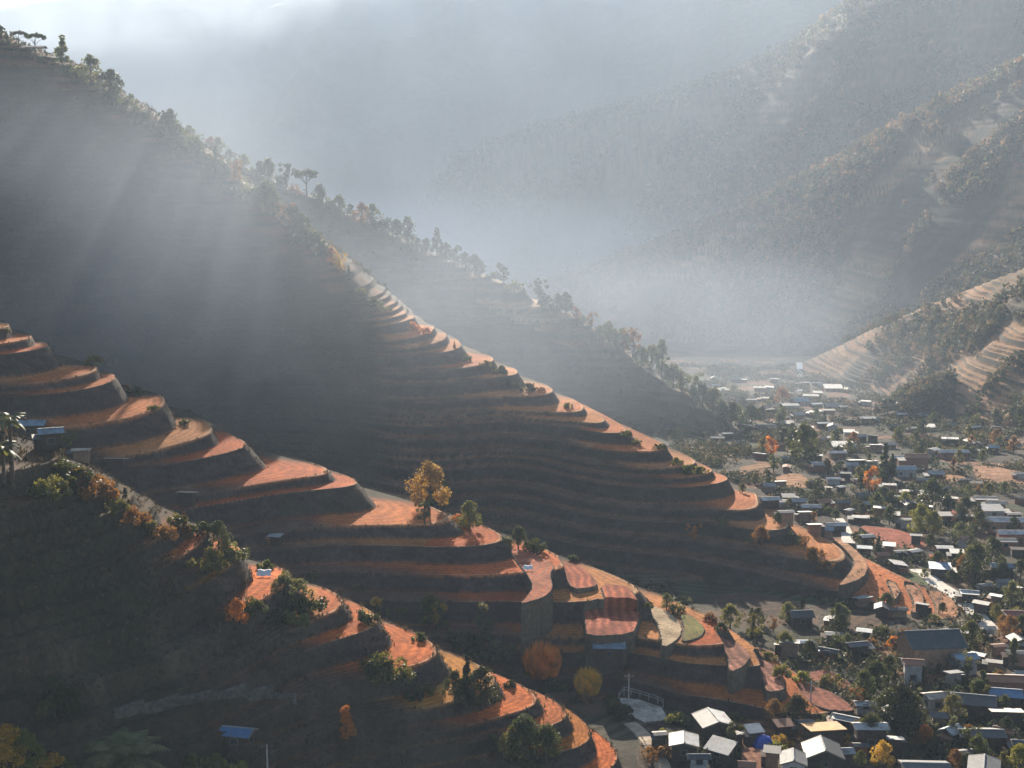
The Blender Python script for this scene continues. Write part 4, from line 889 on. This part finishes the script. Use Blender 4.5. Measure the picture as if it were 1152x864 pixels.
# the near village, each with its own look
near = [
 dict(px=1046,py=748,wp=66,roof='teal',roof2='white',rz=6,ratio=.85,H=5.2,pitch=24,wall='earth',label='big barn-like house with dark teal roof and bright white ridge at the terrace foot'),  # far slope coloured white to stand for the sunlight on it
 dict(px=1084,py=757,wp=26,roof='sky',rz=10,ratio=.8,H=3.4,wall='plaster',label='small pale blue roofed house joined to the right of the big teal barn'),
 dict(px=1135,py=784,wp=58,roof='rust',roof2='cream',rz=-6,ratio=.4,H=3.6,wall='brick',label='long red brick house with cream lit ridge near the right edge'),
 dict(px=1026,py=768,wp=22,roof='rust',rz=-10,ratio=.9,H=4.2,wall='plaster',label='white two-storey house with a narrow rusty roof below the teal barn'),
 dict(px=1051,py=800,wp=24,roof='cream',rz=12,ratio=.8,H=3.0,wall='plaster',label='white walled house with a bright cream roof above the dark trees'),
 dict(px=1094,py=806,wp=50,roof='dark',rz=-14,ratio=.75,H=3.2,wall='timber',pitch=18,label='wide dark hipped-looking house left of the dark blue roof'),
 dict(px=1130,py=798,wp=36,roof='blue',rz=-12,ratio=.8,H=3.2,wall='timber',pitch=16,label='house with a deep blue roof below the long red brick house'),
 dict(px=1131,py=816,wp=34,roof='cream',rz=176,ratio=.4,H=2.6,pitch=8,wall='timber',shed=True,label='cream lean-to roofed house right below the deep blue roof'),
 dict(px=1070,py=840,wp=24,roof='white',rz=35,ratio=.9,H=3.0,wall='timber',pitch=25,label='steep white roofed house left of the long charcoal roof near the bottom'),
 dict(px=1102,py=842,wp=48,roof='dark',rz=-2,ratio=.5,H=2.8,wall='timber',label='long charcoal roofed house right of the steep white roof'),
 dict(px=1040,py=880,wp=50,roof='grey',rz=-3,ratio=.6,H=2.6,wall='timber',label='plain grey roof cut by the bottom edge below the orange tree'),
 dict(px=1106,py=880,wp=42,roof='grey',rz=70,ratio=.8,H=2.8,wall='timber',label='grey gable roofed house at the bottom edge near the right corner'),
 dict(px=926,py=838,wp=42,roof='ochre',rz=188,ratio=.75,H=3.0,wall='timber',pitch=7,shed=True,label='house with a bright ochre yellow tin roof'),
 dict(px=950,py=828,wp=28,roof='pale',rz=-30,ratio=.55,H=3.3,wall='timber',label='pale grey roofed house tucked behind the ochre yellow roof'),
 dict(px=978,py=842,wp=34,roof='white',rz=0,ratio=.5,H=4.0,wall='timber',label='dark timber house with a bright white ridge left of the big dark trees'),
 dict(px=925,py=864,wp=42,roof='dark',rz=86,ratio=1.1,H=3.0,wall='timber',pitch=24,label='dark gabled house with pale edged gable facing us at the bottom'),
 dict(px=892,py=872,wp=30,roof='grey',rz=80,ratio=.9,H=2.8,wall='concrete',pitch=20,label='grey walled gabled house at the bottom edge left of the dark gabled house'),
 dict(px=802,py=832,wp=40,roof='white',roof2='grey',rz=100,ratio=.95,H=3.6,wall='timber',pitch=18,label='dark timber house with one white and one grey roof slope beside the brown field'),
 dict(px=769,py=852,wp=32,roof='pale',roof2='white',rz=84,ratio=1.0,H=3.0,wall='timber',pitch=13,label='dark house with a two-tone white roof at the foot of the dusty track'),
 dict(px=810,py=856,wp=32,roof='pale',rz=-38,ratio=.6,H=2.2,wall='timber',pitch=22,shed=True,label='low house with a tilted pale grey sheet roof left of the brown furrowed field'),
 dict(px=848,py=836,wp=17,roof='white',rz=15,ratio=.8,H=2.4,wall='timber',pitch=14,shed=True,detail=False,cat='shed',label='little white roofed shed beside the blue tarpaulin'),
 dict(px=1090,py=678,wp=20,roof='white',rz=-15,ratio=.8,H=2.6,wall='timber',pitch=12,label='small bright white roofed house right of the pale road'),
 dict(px=1104,py=690,wp=18,roof='grey',rz=-35,ratio=.7,H=2.6,wall='timber',label='dark walled house between the pale road and the small bright white roof'),
 dict(px=1146,py=706,wp=34,roof='red',rz=-8,ratio=.6,H=3.2,wall='plaster',label='white walled house with a dark red roof at the right edge'),
 dict(px=1126,py=648,wp=26,roof='sky',rz=-10,ratio=.6,H=2.8,wall='timber',label='pale blue roofed house amid the dark trees above the red roofed house'),
 dict(px=1138,py=598,wp=62,roof='white',rz=-2,ratio=.3,H=3.6,wall='earth',label='long hall with a thin white roof at the right edge of the upper village'),
 dict(px=1146,py=612,wp=48,roof='white',rz=-2,ratio=.3,H=3.4,wall='brick',label='second long white roofed hall just in front of the first'),
 dict(px=1057,py=648,wp=24,roof='blue',rz=-12,ratio=.7,H=2.4,wall='timber',pitch=10,shed=True,label='bright blue roofed house in front of the small red field'),
 dict(px=1062,py=625,wp=17,roof='white',rz=-5,ratio=.6,H=2.4,wall='timber',label='small white roofed house at the right end of the long red field'),
 dict(px=1085,py=588,wp=18,roof='pale',rz=-12,ratio=.5,H=2.4,wall='timber',label='pale roofed house on the edge of the red field below the tan field'),
 dict(px=975,py=612,wp=16,roof='pale',rz=12,ratio=.7,H=2.4,wall='timber',label='pale roofed cottage beside the short curving lane'),
 dict(px=972,py=625,wp=17,roof='sky',rz=-15,ratio=.7,H=2.4,wall='timber',label='pale blue roofed cottage behind the orange crescent field'),
 dict(px=940,py=598,wp=22,roof='white',rz=4,ratio=.5,H=2.2,wall='timber',label='white roofed house at the left side of the short curving lane'),
 dict(px=1030,py=526,wp=24,roof='rust',rz=0,ratio=.6,H=4.6,wall='brick',label='red brown two-storey house in the upper village'),
 dict(px=1013,py=522,wp=21,roof='white',rz=0,ratio=.5,H=2.8,wall='timber',label='white roofed house left of the red brown two-storey house'),
 dict(px=1017,py=536,wp=24,roof='sky',rz=0,ratio=.6,H=3.2,wall='plaster',label='pale teal roofed white house just below the red brown two-storey house'),
 dict(px=1072,py=516,wp=32,roof='white',rz=-2,ratio=.35,H=3.0,wall='brick',label='long white roofed row right of the red brown house'),
 dict(px=1050,py=514,wp=14,roof='white',rz=35,ratio=.9,H=3.2,wall='plaster',label='white cube-like house between the red brown house and the long white row'),
 dict(px=1068,py=500,wp=18,roof='white',rz=-8,ratio=.5,H=2.8,wall='timber',label='bright white roofed house above the long white row'),
 dict(px=685,py=742,wp=34,roof='sky',rz=-3,ratio=.5,H=2.8,wall='timber',pitch=10,shed=True,label='low shed with a blue metal roof in the shade under the terracotta field', cat='shed'),
 dict(px=268,py=842,wp=36,roof='blue',rz=-12,ratio=.7,H=2.6,wall='timber',pitch=20,label='lone hut with a blue corrugated roof on the dark slope at bottom left',cat='hut',name='hut'),
 dict(px=34,py=492,wp=34,roof='sky',rz=6,ratio=.6,H=3.0,wall='timber',pitch=18,label='shaded farmhouse with a pale blue roof behind the tall dark palm'),
 dict(px=58,py=506,wp=26,roof='sky',rz=22,ratio=.7,H=3.0,wall='timber',pitch=20,label='shaded farmhouse right of the one behind the tall dark palm'),
 dict(px=92,py=516,wp=18,roof='cream',rz=5,ratio=.6,H=2.0,wall='earth',pitch=10,label='small cream roofed hut right of the shaded farmhouses',cat='hut',name='hut'),
 dict(px=132,py=528,wp=20,roof='cream',rz=176,ratio=.6,H=2.2,wall='timber',pitch=10,shed=True,label='open shed with a ribbed cream roof below the shaded farmhouses on the left',cat='shed'),
 dict(px=211,py=566,wp=17,roof='cream',rz=172,ratio=.7,H=2.2,wall='timber',pitch=10,shed=True,label='tiny shed with a sloping cream roof on the crest of the nearest spur',cat='shed'),
 dict(px=310,py=612,wp=13,roof='pale',rz=-15,ratio=.6,H=1.8,wall='timber',pitch=8,shed=True,detail=False,label='tiny pale roofed shelter behind the orange red field',cat='shed'),
 dict(px=40,py=46,wp=22,roof='dark',rz=0,ratio=.6,H=2.0,wall='timber',pitch=16,open_=True,detail=False,label='open pavilion with a dark roof standing on the skyline at top left',cat='pavilion',name='pavilion'),
 dict(px=905,py=732,wp=15,roof='sky',rz=0,ratio=.5,H=2.0,wall='timber',label='small pale roofed cottage alone in the shaded hollow left of the dark houses'),
 dict(px=938,py=724,wp=18,roof='grey',rz=-8,ratio=.6,H=2.2,wall='timber',label='grey roofed cottage in the shade behind the terracotta furrows'),
 dict(px=965,py=738,wp=22,roof='grey',rz=12,ratio=.6,H=2.6,wall='timber',label='dark house left of the big dark trees in the shade of the spur'),
 dict(px=972,py=720,wp=16,roof='sky',rz=-20,ratio=.7,H=2.2,wall='timber',label='pale blue roofed cottage in the shade left of the teal barn'),
]
for h in near:
    if h.get('open_'):
        x, y = crest_at(2, h['px']); _hit = hit; hit = lambda a, b, _p=(x, y - 2, gz(x, y - 2)): _p; house(**h); hit = _hit
    else: house(**h)
# the rest of the village, one row per house
rest = [(968,588,18,'pale',-10),(916,600,14,'white',4),(930,605,13,'sky',-8),(1120,572,20,'cream',-6),(1108,568,24,'cream',-4),(1115,582,24,'pale',2),(1128,592,16,'cream',-6),(1146,626,18,'rust',-8),(1130,618,22,'cream',-4),
 (877,548,14,'white',10),(864,553,15,'white',14),(866,572,20,'white',8),(880,570,18,'pale',4),(887,566,13,'sky',0),(898,572,14,'white',0),(912,576,20,'white',-2),(884,585,16,'grey',6),(905,586,13,'white',4),(925,570,18,'rust',18),(937,545,14,'white',0),
 (946,556,10,'pale',30),(948,506,24,'white',-2),(960,508,10,'white',-30),(942,516,18,'white',2),(955,512,9,'white',-18),(963,525,18,'white',4),(958,530,12,'pale',0),(945,524,10,'dark',20),(918,518,13,'white',-6),(920,530,13,'white',4),
 (926,498,11,'white',30),(938,498,15,'pale',-6),(975,476,18,'white',6),(988,474,12,'pale',-20),(935,461,14,'white',4),(948,463,10,'white',24),(932,465,12,'cream',0),(937,440,20,'white',-3),(925,438,12,'pale',-12),(918,434,9,'white',0),
 (888,460,19,'white',2),(868,467,17,'white',8),(862,462,10,'pale',-10),(855,440,14,'cream',-8),(866,440,10,'white',-28),(813,442,14,'white',24),(828,430,9,'white',0),(805,438,9,'pale',6),(836,430,8,'white',-6),(838,484,18,'pale',-34),(835,478,14,'white',-20),
 (862,484,22,'sky',6),(877,480,13,'pale',-10),(885,482,14,'sky',-4),(832,502,10,'white',8),(807,498,14,'sky',-4),(818,494,12,'pale',8),(855,516,16,'pale',-34),(900,455,20,'sky',12),(912,450,18,'pale',-14),(918,458,14,'sky',20),(920,446,9,'white',0),
 (1052,540,16,'pale',-4),(1038,545,16,'grey',4),(1000,552,14,'pale',-8),(985,508,12,'white',0),(1000,504,13,'cream',0),(1060,556,12,'grey',8),(1018,594,12,'dark',0),(1005,585,14,'grey',-16),(978,574,13,'white',-24),(990,580,14,'cream',-20),(955,580,10,'pale',40),
 (1121,486,11,'white',-30),(1118,510,12,'sky',-20),(1150,538,14,'grey',-4),(1140,586,14,'grey',0),(1076,632,14,'pale',-10),(1092,634,15,'grey',12),(1108,668,14,'grey',18),(1120,682,12,'pale',-34),(1140,670,14,'dark',4),(1128,664,14,'grey',6),
 (1030,612,11,'pale',-12),(1013,628,13,'grey',8),(1000,622,13,'pale',-16),(992,634,12,'rust',8),(1118,754,16,'dark',-20),(1100,748,15,'pale',-36),(1072,772,16,'grey',14),(1110,776,18,'blue',-6),(1150,850,20,'dark',-10),(1128,838,20,'rust',-30),(1074,812,18,'dark',24),
 (1056,818,18,'grey',-14),(1028,812,16,'rust',10),(1088,858,18,'dark',12),(1006,846,16,'pale',-8),(950,862,16,'pale',6),(968,850,14,'dark',0),(905,826,14,'grey',8),(868,862,16,'dark',-14),(840,872,16,'rust',-6),(786,866,20,'dark',0),(742,842,12,'cream',10),(826,838,15,'dark',30),
 (1150,770,14,'pale',-8),(1142,748,18,'grey',-4),(1123,736,14,'rust',10),(1064,722,12,'cream',30),(1112,720,10,'cream',0),(1084,720,14,'cream',-20),(845,454,11,'pale',4),(880,446,12,'pale',-8),(898,470,12,'pale',10),(905,484,12,'grey',-12),(925,482,12,'white',6),(955,490,12,'pale',-6),(968,496,12,'pale',12),
 (950,540,13,'grey',-8),(966,545,11,'dark',14),(930,556,11,'dark',-10),(948,574,14,'dark',4),(938,580,10,'rust',0),(1085,545,10,'dark',0),(1098,550,12,'grey',0)]
g_ = random.Random(77)
# the gaps between them, filled with darker cottages and sheds
ZONES = [(960, 1152, 560, 700, 34), (860, 1100, 455, 560, 30), (800, 960, 425, 480, 8), (1060, 1152, 700, 860, 16), (880, 1010, 800, 862, 5), (880, 1000, 700, 745, 6), (1080, 1152, 480, 520, 5)]
for x0, x1, y0, y1, n_ in ZONES:
    for _ in range(n_ * 8):
        if n_ <= 0: break
        px, py = g_.uniform(x0, x1), g_.uniform(y0, y1); w_ = 9 + 13 * (py - 425) / 430
        if any(abs(px - q[0]) < (q[2] + w_) * .52 and abs(py - q[1]) < 9 + 8 * (py - 425) / 430 for q in rest) or any(abs(px - q['px']) < (q['wp'] + w_) * .5 and abs(py - q['py']) < 14 + q['wp'] * .2 for q in near): continue
        if near_road(px, py, 8): continue
        hh = hit(px, py); H_ = height(np.array([hh[0]]), np.array([hh[1]]))
        if H_[1][0] >= 0 and H_[1][0] != 4 or H_[2][0] > 1e9 or H_[3][0] > 1.5: continue
        rest.append((px, py, w_ * g_.uniform(.8, 1.35), g_.choice(['grey', 'dark', 'pale', 'grey', 'rust', 'dark', 'white', 'dark', 'teal']), g_.choice([-30, -12, -4, 0, 5, 12, 25, 75, 95]))); n_ -= 1
rest = [q for i, q in enumerate(rest) if not near_road(q[0], q[1], 5)]
for i, (px, py, wp, rf, rz) in enumerate(rest):
    if rf == 'sky' and i % 2: rf = 'grey'
    if rf == 'white' and i % 4 in (1, 2) : rf = 'pale'
    wl = ['timber', 'plaster', 'earth', 'brick', 'timber', 'timber', 'earth'][(i * 3) % 7]
    if i % 8 == 1: rz += 180
    house(px, py, wp, rf, rz, ratio=[.6, .75, .85, .5][(i * 5) % 4], H=[1.9, 2.3, 2.7][i % 3], wall=wl, pitch=[12, 17, 22, 9][(i * 3) % 4], shed=(i % 4 == 1))

# ------------------------------------------------------------------ small things
# blue tarpaulin over a heap
p = hit(859, 840); g = random.Random(3); V = []; F = []
for i in range(13):
    for j in range(13):
        u_, v_ = i / 12 * 2 - 1, j / 12 * 2 - 1; e_ = max(abs(u_), abs(v_)); V.append((u_ * 1.9, v_ * 1.7, 2.3 * (1 - e_ ** 4) * (1 - .25 * u_ * u_) + .10 * math.sin(7 * u_ + 5 * v_) - .3))
for i in range(12):
    for j in range(12): F.append((i * 13 + j, (i + 1) * 13 + j, (i + 1) * 13 + j + 1, i * 13 + j + 1))
M['tarp'] = mat_simple('blue_tarpaulin', (.03, .10, .42), (.02, .06, .3), .5, scale=2)
tag(link('tarpaulin', mesh_np('tarpaulin', V, F, M['tarp'], True), None, (p[0], p[1], p[2] - .1)), 'bright blue tarpaulin draped over a heap between the village houses', 'tarpaulin')
# white cloths drying in the fields
for (px, py, s_, lb) in [(297, 648, 1.5, 'white cloth hung out at the edge of the orange red field on the nearest spur'), (594, 641, 1.2, 'white sheet lying on the red field of the second spur')]:
    p = hit(px, py); V = []; F = []
    for i in range(9):
        for j in range(7): V.append(((i / 8 - .5) * 1.6 * s_, (j / 6 - .5) * 1.0 * s_, .25 + .45 * s_ * j / 6 + .09 * math.sin(i * 1.3 + j)))
    for i in range(8):
        for j in range(6): F.append((i * 7 + j, (i + 1) * 7 + j, (i + 1) * 7 + j + 1, i * 7 + j + 1))
    o = link('cloth', mesh_np('cloth', V, F, M['cloth'], True), None, p); tag(o, lb, 'cloth'); so_ = o.modifiers.new('t', 'SOLIDIFY'); so_.thickness = .02
# railing of the concrete platform
pz = [q for q in [hit(x_, y_) for x_, y_ in [(696,786),(702,782),(710,781),(720,783),(730,787),(740,791),(746,796)]]]
rl = empty('railing', pz[3]); rl['label'] = 'low white curved railing around the pale concrete platform'; rl['category'] = 'railing'
off = Vector(pz[3]); Pz = max(q[2] for q in pz); RP = [Vector((q[0], q[1], Pz)) - off for q in pz]
for q in RP: link('post', MB().tube([q - Vector((0, 0, .8)), q + Vector((0, 0, 1.0))], .09).mesh('post', M['plaster']), rl)
for hh in (.5, .98): link('rail', MB().tube([q + Vector((0, 0, hh)) for q in RP], .07).mesh('rail', M['plaster']), rl)
# utility poles
def pole(px, py, hp, label, arm=True):
    p = hit(px, py); h = hp * p[1] / FPX; o = empty('utility_pole', p)
    link('shaft', MB().tube([(0, 0, -.4), (0, 0, h)], [.14, .09]).mesh('shaft', M['concrete']), o)
    if arm:
        c = link('crossarm', MB().box(0, 0, h - .5, 1.8, .12, .14).mesh('crossarm', M['timber']), o)
        for x in (-.75, 0, .75): link('insulator', MB().tube([(x, 0, h - .42), (x, 0, h - .2)], [.07, .05]).mesh('insulator', M['plaster']), c)
    tag(o, label, 'utility pole', 'utility poles'); return p[0], p[1], p[2] + h
pole(707, 800, 46, 'slim utility pole standing on the pale concrete platform')
pole(301, 868, 34, 'utility pole beside the lone hut with the blue roof')
pole(1103, 720, 26, 'utility pole beside the pale road near the right edge')
pole(1056, 690, 20, 'utility pole on the tip of the orange crescent field above the teal barn')
pole(912, 790, 26, 'utility pole beside the terracotta furrows in the lower village')
pole(1000, 560, 16, 'utility pole beside the dark conifers in the upper village')
# dry stone retaining wall across the dark slope
def stone_wall(pts, hpx, label):
    P = [hit(*q) for q in pts]; g = random.Random(9); o = empty('stone_wall', P[len(P) // 2]); c = Vector(P[len(P) // 2]); mb = MB(); base = MB()
    for a, b in zip(P[:-1], P[1:]):
        a, b = Vector(a), Vector(b); L = (b - a).length; n = max(1, int(L / .55)); dr_ = (b - a).normalized(); rz = math.atan2(dr_.y, dr_.x); hm_ = hpx * a.y / FPX; rows = int(hm_ / .42)
        base.box(*(((a + b) / 2 - c + Vector((0, .35, hm_ / 2 - .3)))), L, .6, hm_ + .3, rz)
        for i in range(n):
            for r_ in range(rows):
                q = a.lerp(b, (i + .5 + .5 * (r_ % 2) + g.uniform(-.12, .12)) / n) - c
                mb.box(q.x, q.y + g.uniform(-.09, .07), q.z + .42 * (r_ + .4), .5 * g.uniform(.75, 1.1), .34, .38 * g.uniform(.75, 1.1), rz + g.uniform(-.1, .1))
    link('core', base.mesh('core', M['stone']), o); link('facing', mb.mesh('facing', M['stone']), o); tag(o, label, 'stone wall')
stone_wall([(128,806),(160,800),(200,794),(240,787),(275,784),(305,786),(332,796)], 12, 'long dry stone retaining wall crossing the dark slope above the lone blue hut')

# ------------------------------------------------------------------ labels: what a thing looks like and where it stands
LM = [('the tan field with orange edges', 885, 541), ('the long red field', 1005, 605), ('the ochre yellow tin roof', 926, 817), ('the big teal barn', 1042, 715), ('the pale road', 1085, 680), ('the white stream', 900, 422), ('the big dark village trees', 1012, 792),
      ('the blue tarpaulin', 858, 830), ('the concrete platform', 722, 797), ('the straw coloured field', 750, 705), ('the terracotta roof-like fields', 692, 698), ('the orange reed clump', 610, 737), ('the lone blue hut', 268, 825), ('the shaded farmhouses', 45, 480), ('the stone wall', 230, 785),
      ('the spreading palm', 135, 850), ('the white halls at the right edge', 1135, 588), ('the tan field at the right edge', 1125, 535), ('the red brown two-storey house', 1030, 518), ('the dark conifers', 998, 525), ('the yellow green tree', 1038, 590),
      ('the tip of the hazy spur', 835, 470), ('the skyline pavilion', 40, 42), ('the orange crescent fields at the spur tip', 1060, 680), ('the short curving lane', 950, 597), ('the tall golden tree', 484, 535), ('the white hung cloth', 297, 645), ('the long brick house', 1135, 768),
      ('the foot of the pale terraces', 950, 405), ('the steep white roof', 1070, 828)]
ORD = ['nearest', 'second', 'third', 'fourth', 'fifth', 'sixth', 'seventh', 'eighth', 'ninth', 'tenth', 'eleventh', 'twelfth', 'thirteenth', 'fourteenth', 'fifteenth', 'sixteenth']
def direction(dx, dy):
    if abs(dx) > 1.2 * abs(dy): return 'left of' if dx < 0 else 'right of'
    return 'above' if dy < 0 else 'below'
buckets = {}
CR = {G1: ('great mountainside', []), G2: ('hazy spur', [])}
for it in ITEMS:
    o, base, cat, grp, px, py = it
    tag(o, None, cat, grp)
    if grp in CR: CR[grp][1].append(it); continue
    l = min(LM, key=lambda q: (q[1] - px) ** 2 + (q[2] - py) ** 2); dx, dy = px - l[1], py - l[2]
    buckets.setdefault((base, direction(dx, dy), l[0]), []).append((dx * dx + dy * dy, o))
for (base, dr_, lm), L in buckets.items():
    L.sort(key=lambda q: q[0])
    for i, (_, o) in enumerate(L): o['label'] = f'{base} just {dr_} {lm}' if len(L) == 1 else f'{ORD[i]} {base} {dr_} {lm}'
NUM = ['first', 'second', 'third', 'fourth', 'fifth', 'sixth', 'seventh', 'eighth', 'ninth', 'tenth', 'eleventh', 'twelfth', 'thirteenth', 'fourteenth', 'fifteenth', 'sixteenth', 'seventeenth', 'eighteenth', 'nineteenth', 'twentieth', 'twenty-first', 'twenty-second', 'twenty-third', 'twenty-fourth', 'twenty-fifth', 'twenty-sixth', 'twenty-seventh', 'twenty-eighth', 'twenty-ninth', 'thirtieth']
for g_, (nm, L) in CR.items():
    by = {}
    for it in sorted(L, key=lambda q: q[4]): by.setdefault(it[1], []).append(it)
    for base, q in by.items():
        for i, it in enumerate(q): it[0]['label'] = f'{base} on the {nm} crest' + (f', {NUM[i]} such from the top' if len(q) > 1 else ', the only such')
